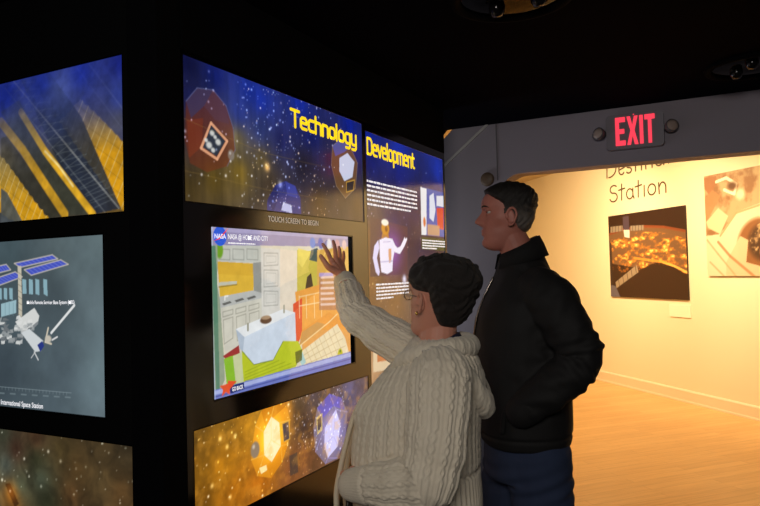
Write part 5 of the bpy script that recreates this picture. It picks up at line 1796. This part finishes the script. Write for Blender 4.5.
# cardigan
ct = [(.74, .0, 0, .182, .215), (.80, .003, 0, .190, .228), (.88, .008, 0, .196, .235), (.955, .010, 0, .191, .228), (.98, .010, 0, .197, .232), (1.06, .006, 0, .192, .222), (1.14, -.006, 0, .184, .215), (1.19, -.022, 0, .172, .21), (1.24, -.045, 0, .150, .20), (1.28, -.065, 0, .130, .178), (1.315, -.068, 0, .098, .125), (1.345, -.068, 0, .078, .085)]
sl_r = [np.array([-.06, -.12, 1.265]), shR + np.array([.0, .0, -.01]), (shR + elbR) / 2 + np.array([0, 0, -.018]), elbR + np.array([-.005, 0, -.010]), (elbR + cuffp) / 2 + np.array([0, 0, -.004]), cuffp]
sl_l = [np.array([-.085, .12, 1.255]), shL + np.array([-.005, .01, -.02]), (shL + elbL) / 2 + np.array([-.015, .025, 0]), elbL + np.array([-.005, .0, -.002]), (elbL + wrL) / 2 + np.array([-.005, .005, -.006]), wrL + fd * .0]
rr_r = [.078, .082, .072, .060, .052, .042]
rr_l = [.080, .088, .082, .078, .064, .048]


def cardigan_disp(co, no):
    z = co[:, 2]
    th_ = np.arctan2(co[:, 1], co[:, 0] + .02)
    u = th_ * .225
    body = cable(u, z + .012 * np.sin(th_ * 3))
    body = np.where(z < .955, ribs(u, .024, .0034), body)
    body = body - .009 * np.exp(-((z - .962) / .007) ** 2)
    out = body
    for arm, rr in ((sl_r, rr_r), (sl_l, rr_l)):
        S, dist, A = poly_param(co, arm)
        Lt = sum(np.linalg.norm(np.array(b) - np.array(a)) for a, b in zip(arm, arm[1:]))
        rad = np.interp(S / Lt, np.linspace(0, 1, len(rr)), rr)
        m_ = np.clip((rad * 1.22 - dist) / (rad * .12), 0, 1) * (S > .075)
        uu = A * .075
        ar = cable(uu, S, .0336)
        ar = np.where(S > Lt - .055, ribs(uu, .0118, .0016), ar)
        ar = ar - .006 * np.exp(-((S - (Lt - .055)) / .005) ** 2)
        ar = ar + .006 * noise3(co, 14, 31) + .005 * np.sin(S * 62 + 1.5 * np.sin(A)) * np.exp(-((S - .36) / .12) ** 2)
        out = out * (1 - m_) + ar * m_
    out = out + .010 * noise3(co, 7, 21)
    pit = np.exp(-(((co[:, 1] - .20) / .03) ** 2)) * 0
    return out - pit


cg = sculpt('cardigan', [trunk(ct, 56, .92), tube(sl_r, rr_r, 28), tube(sl_l, rr_l, 28),
                         ell((.10, .075, 1.12), (.085, .085, .085)), ell((.10, -.075, 1.12), (.085, .085, .085))], .0034, KNIT, woman, 5, cardigan_disp)
# soft hood lying round the neck and down the back
hood_path = [(.055, .045, 1.245), (.035, .095, 1.285), (-.03, .125, 1.315), (-.11, .105, 1.325), (-.150, .04, 1.32), (-.158, -.03, 1.32), (-.13, -.10, 1.325), (-.05, -.12, 1.315), (.03, -.09, 1.285), (.055, -.045, 1.245)]
hood_r = [.018, .024, .028, .030, .034, .034, .030, .028, .024, .018]
hd_g = [tube(hood_path, hood_r, 16),
        tube([(-.10, .12, 1.315), (-.155, .108, 1.24), (-.190, .06, 1.165), (-.200, .0, 1.135), (-.190, -.06, 1.165), (-.155, -.108, 1.24), (-.10, -.12, 1.315)], [.026, .030, .034, .034, .034, .030, .026], 16),
        ell((-.160, 0, 1.25), (.035, .105, .085), (0, .45, 0))]
hood = sculpt('hood', hd_g, .004, KNIT, cg, 6, lambda co, no: cable(np.arctan2(co[:, 1], co[:, 0] + .07) * .14, co[:, 2] * 1.0, .034, .003) + .008 * noise3(co, 12, 41))
# navy top at the neck, cream front bands of the open cardigan
ring_band('navy_top', [(1.24, 1.30, -.058, .094, .105), (1.285, 1.345, -.064, .078, .082), (1.305, 1.362, -.064, .070, .070)], NAVY, woman, 0, 360, .008)
for s in (1, -1):
    pts = [(.035, s * .075, 1.275), (.085, s * .060, 1.225), (.150, s * .050, 1.17), (.190, s * .045, 1.12), (.216, s * .05, 1.04), (.236, s * .055, .96), (.250, s * .06, .88), (.246, s * .065, .78)]
    bd = link('front_band', mesh_from(*tube(pts, [.012, .013, .014, .014, .014, .015, .016, .014], 10, flat=((1, 0, 0), .55))), KNITD, cg); smooth(bd.data)
tr = sculpt('trousers', [trunk([(.68, .01, 0, .160, .20), (.76, .005, 0, .172, .208), (.90, 0, 0, .175, .205), (.95, 0, 0, .170, .20)]),
                         tube(wlL, [.120, .112, .090, .085, .088], 24), tube(wlR, [.120, .112, .090, .085, .088], 24)], .006, BLKCL, woman, 4, lambda co, no: .006 * noise3(co, 12, 51), cut=lambda c: c.z < .03)
shoe('shoe', woman, (-.025, .11, 0), R(6), .255, .09); shoe('shoe', woman, (.02, -.11, 0), R(-6), .255, .09)

# ---- the bag she holds
hc = wrL + fd * .098 - bk2 * .024
hcw = WM @ hc + np.array([wp_[0], wp_[1], 0])
bag = thing('handbag', 'black handbag hanging from the woman\'s lowered left hand', 'bag', (hcw[0], hcw[1], 0), WYAW + PI / 2)
B0 = lambda p: np.array(p, float) + np.array([-.03 if p[2] < -.10 else 0, -.03 if p[2] < -.10 else 0, hcw[2]])
bb = sculpt('bag_body', [xf(trunk([(-.36, 0, 0, .145, .050), (-.34, 0, 0, .155, .058), (-.24, 0, 0, .150, .055), (-.14, 0, 0, .135, .035), (-.12, 0, 0, .130, .026)], 40, .6), B0)], .006, LEATH, bag, 4, lambda co, no: .006 * noise3(co, 16, 61))
hp = [(-.07, .0, -.13), (-.06, 0, -.06), (-.035, 0, -.012), (0, 0, 0.0), (.035, 0, -.012), (.06, 0, -.06), (.07, 0, -.13)]
sm_ = link('handle', mesh_from(*tube([B0(p) for p in hp], [.006] * 7, 10)), LEATH, bag); smooth(sm_.data)
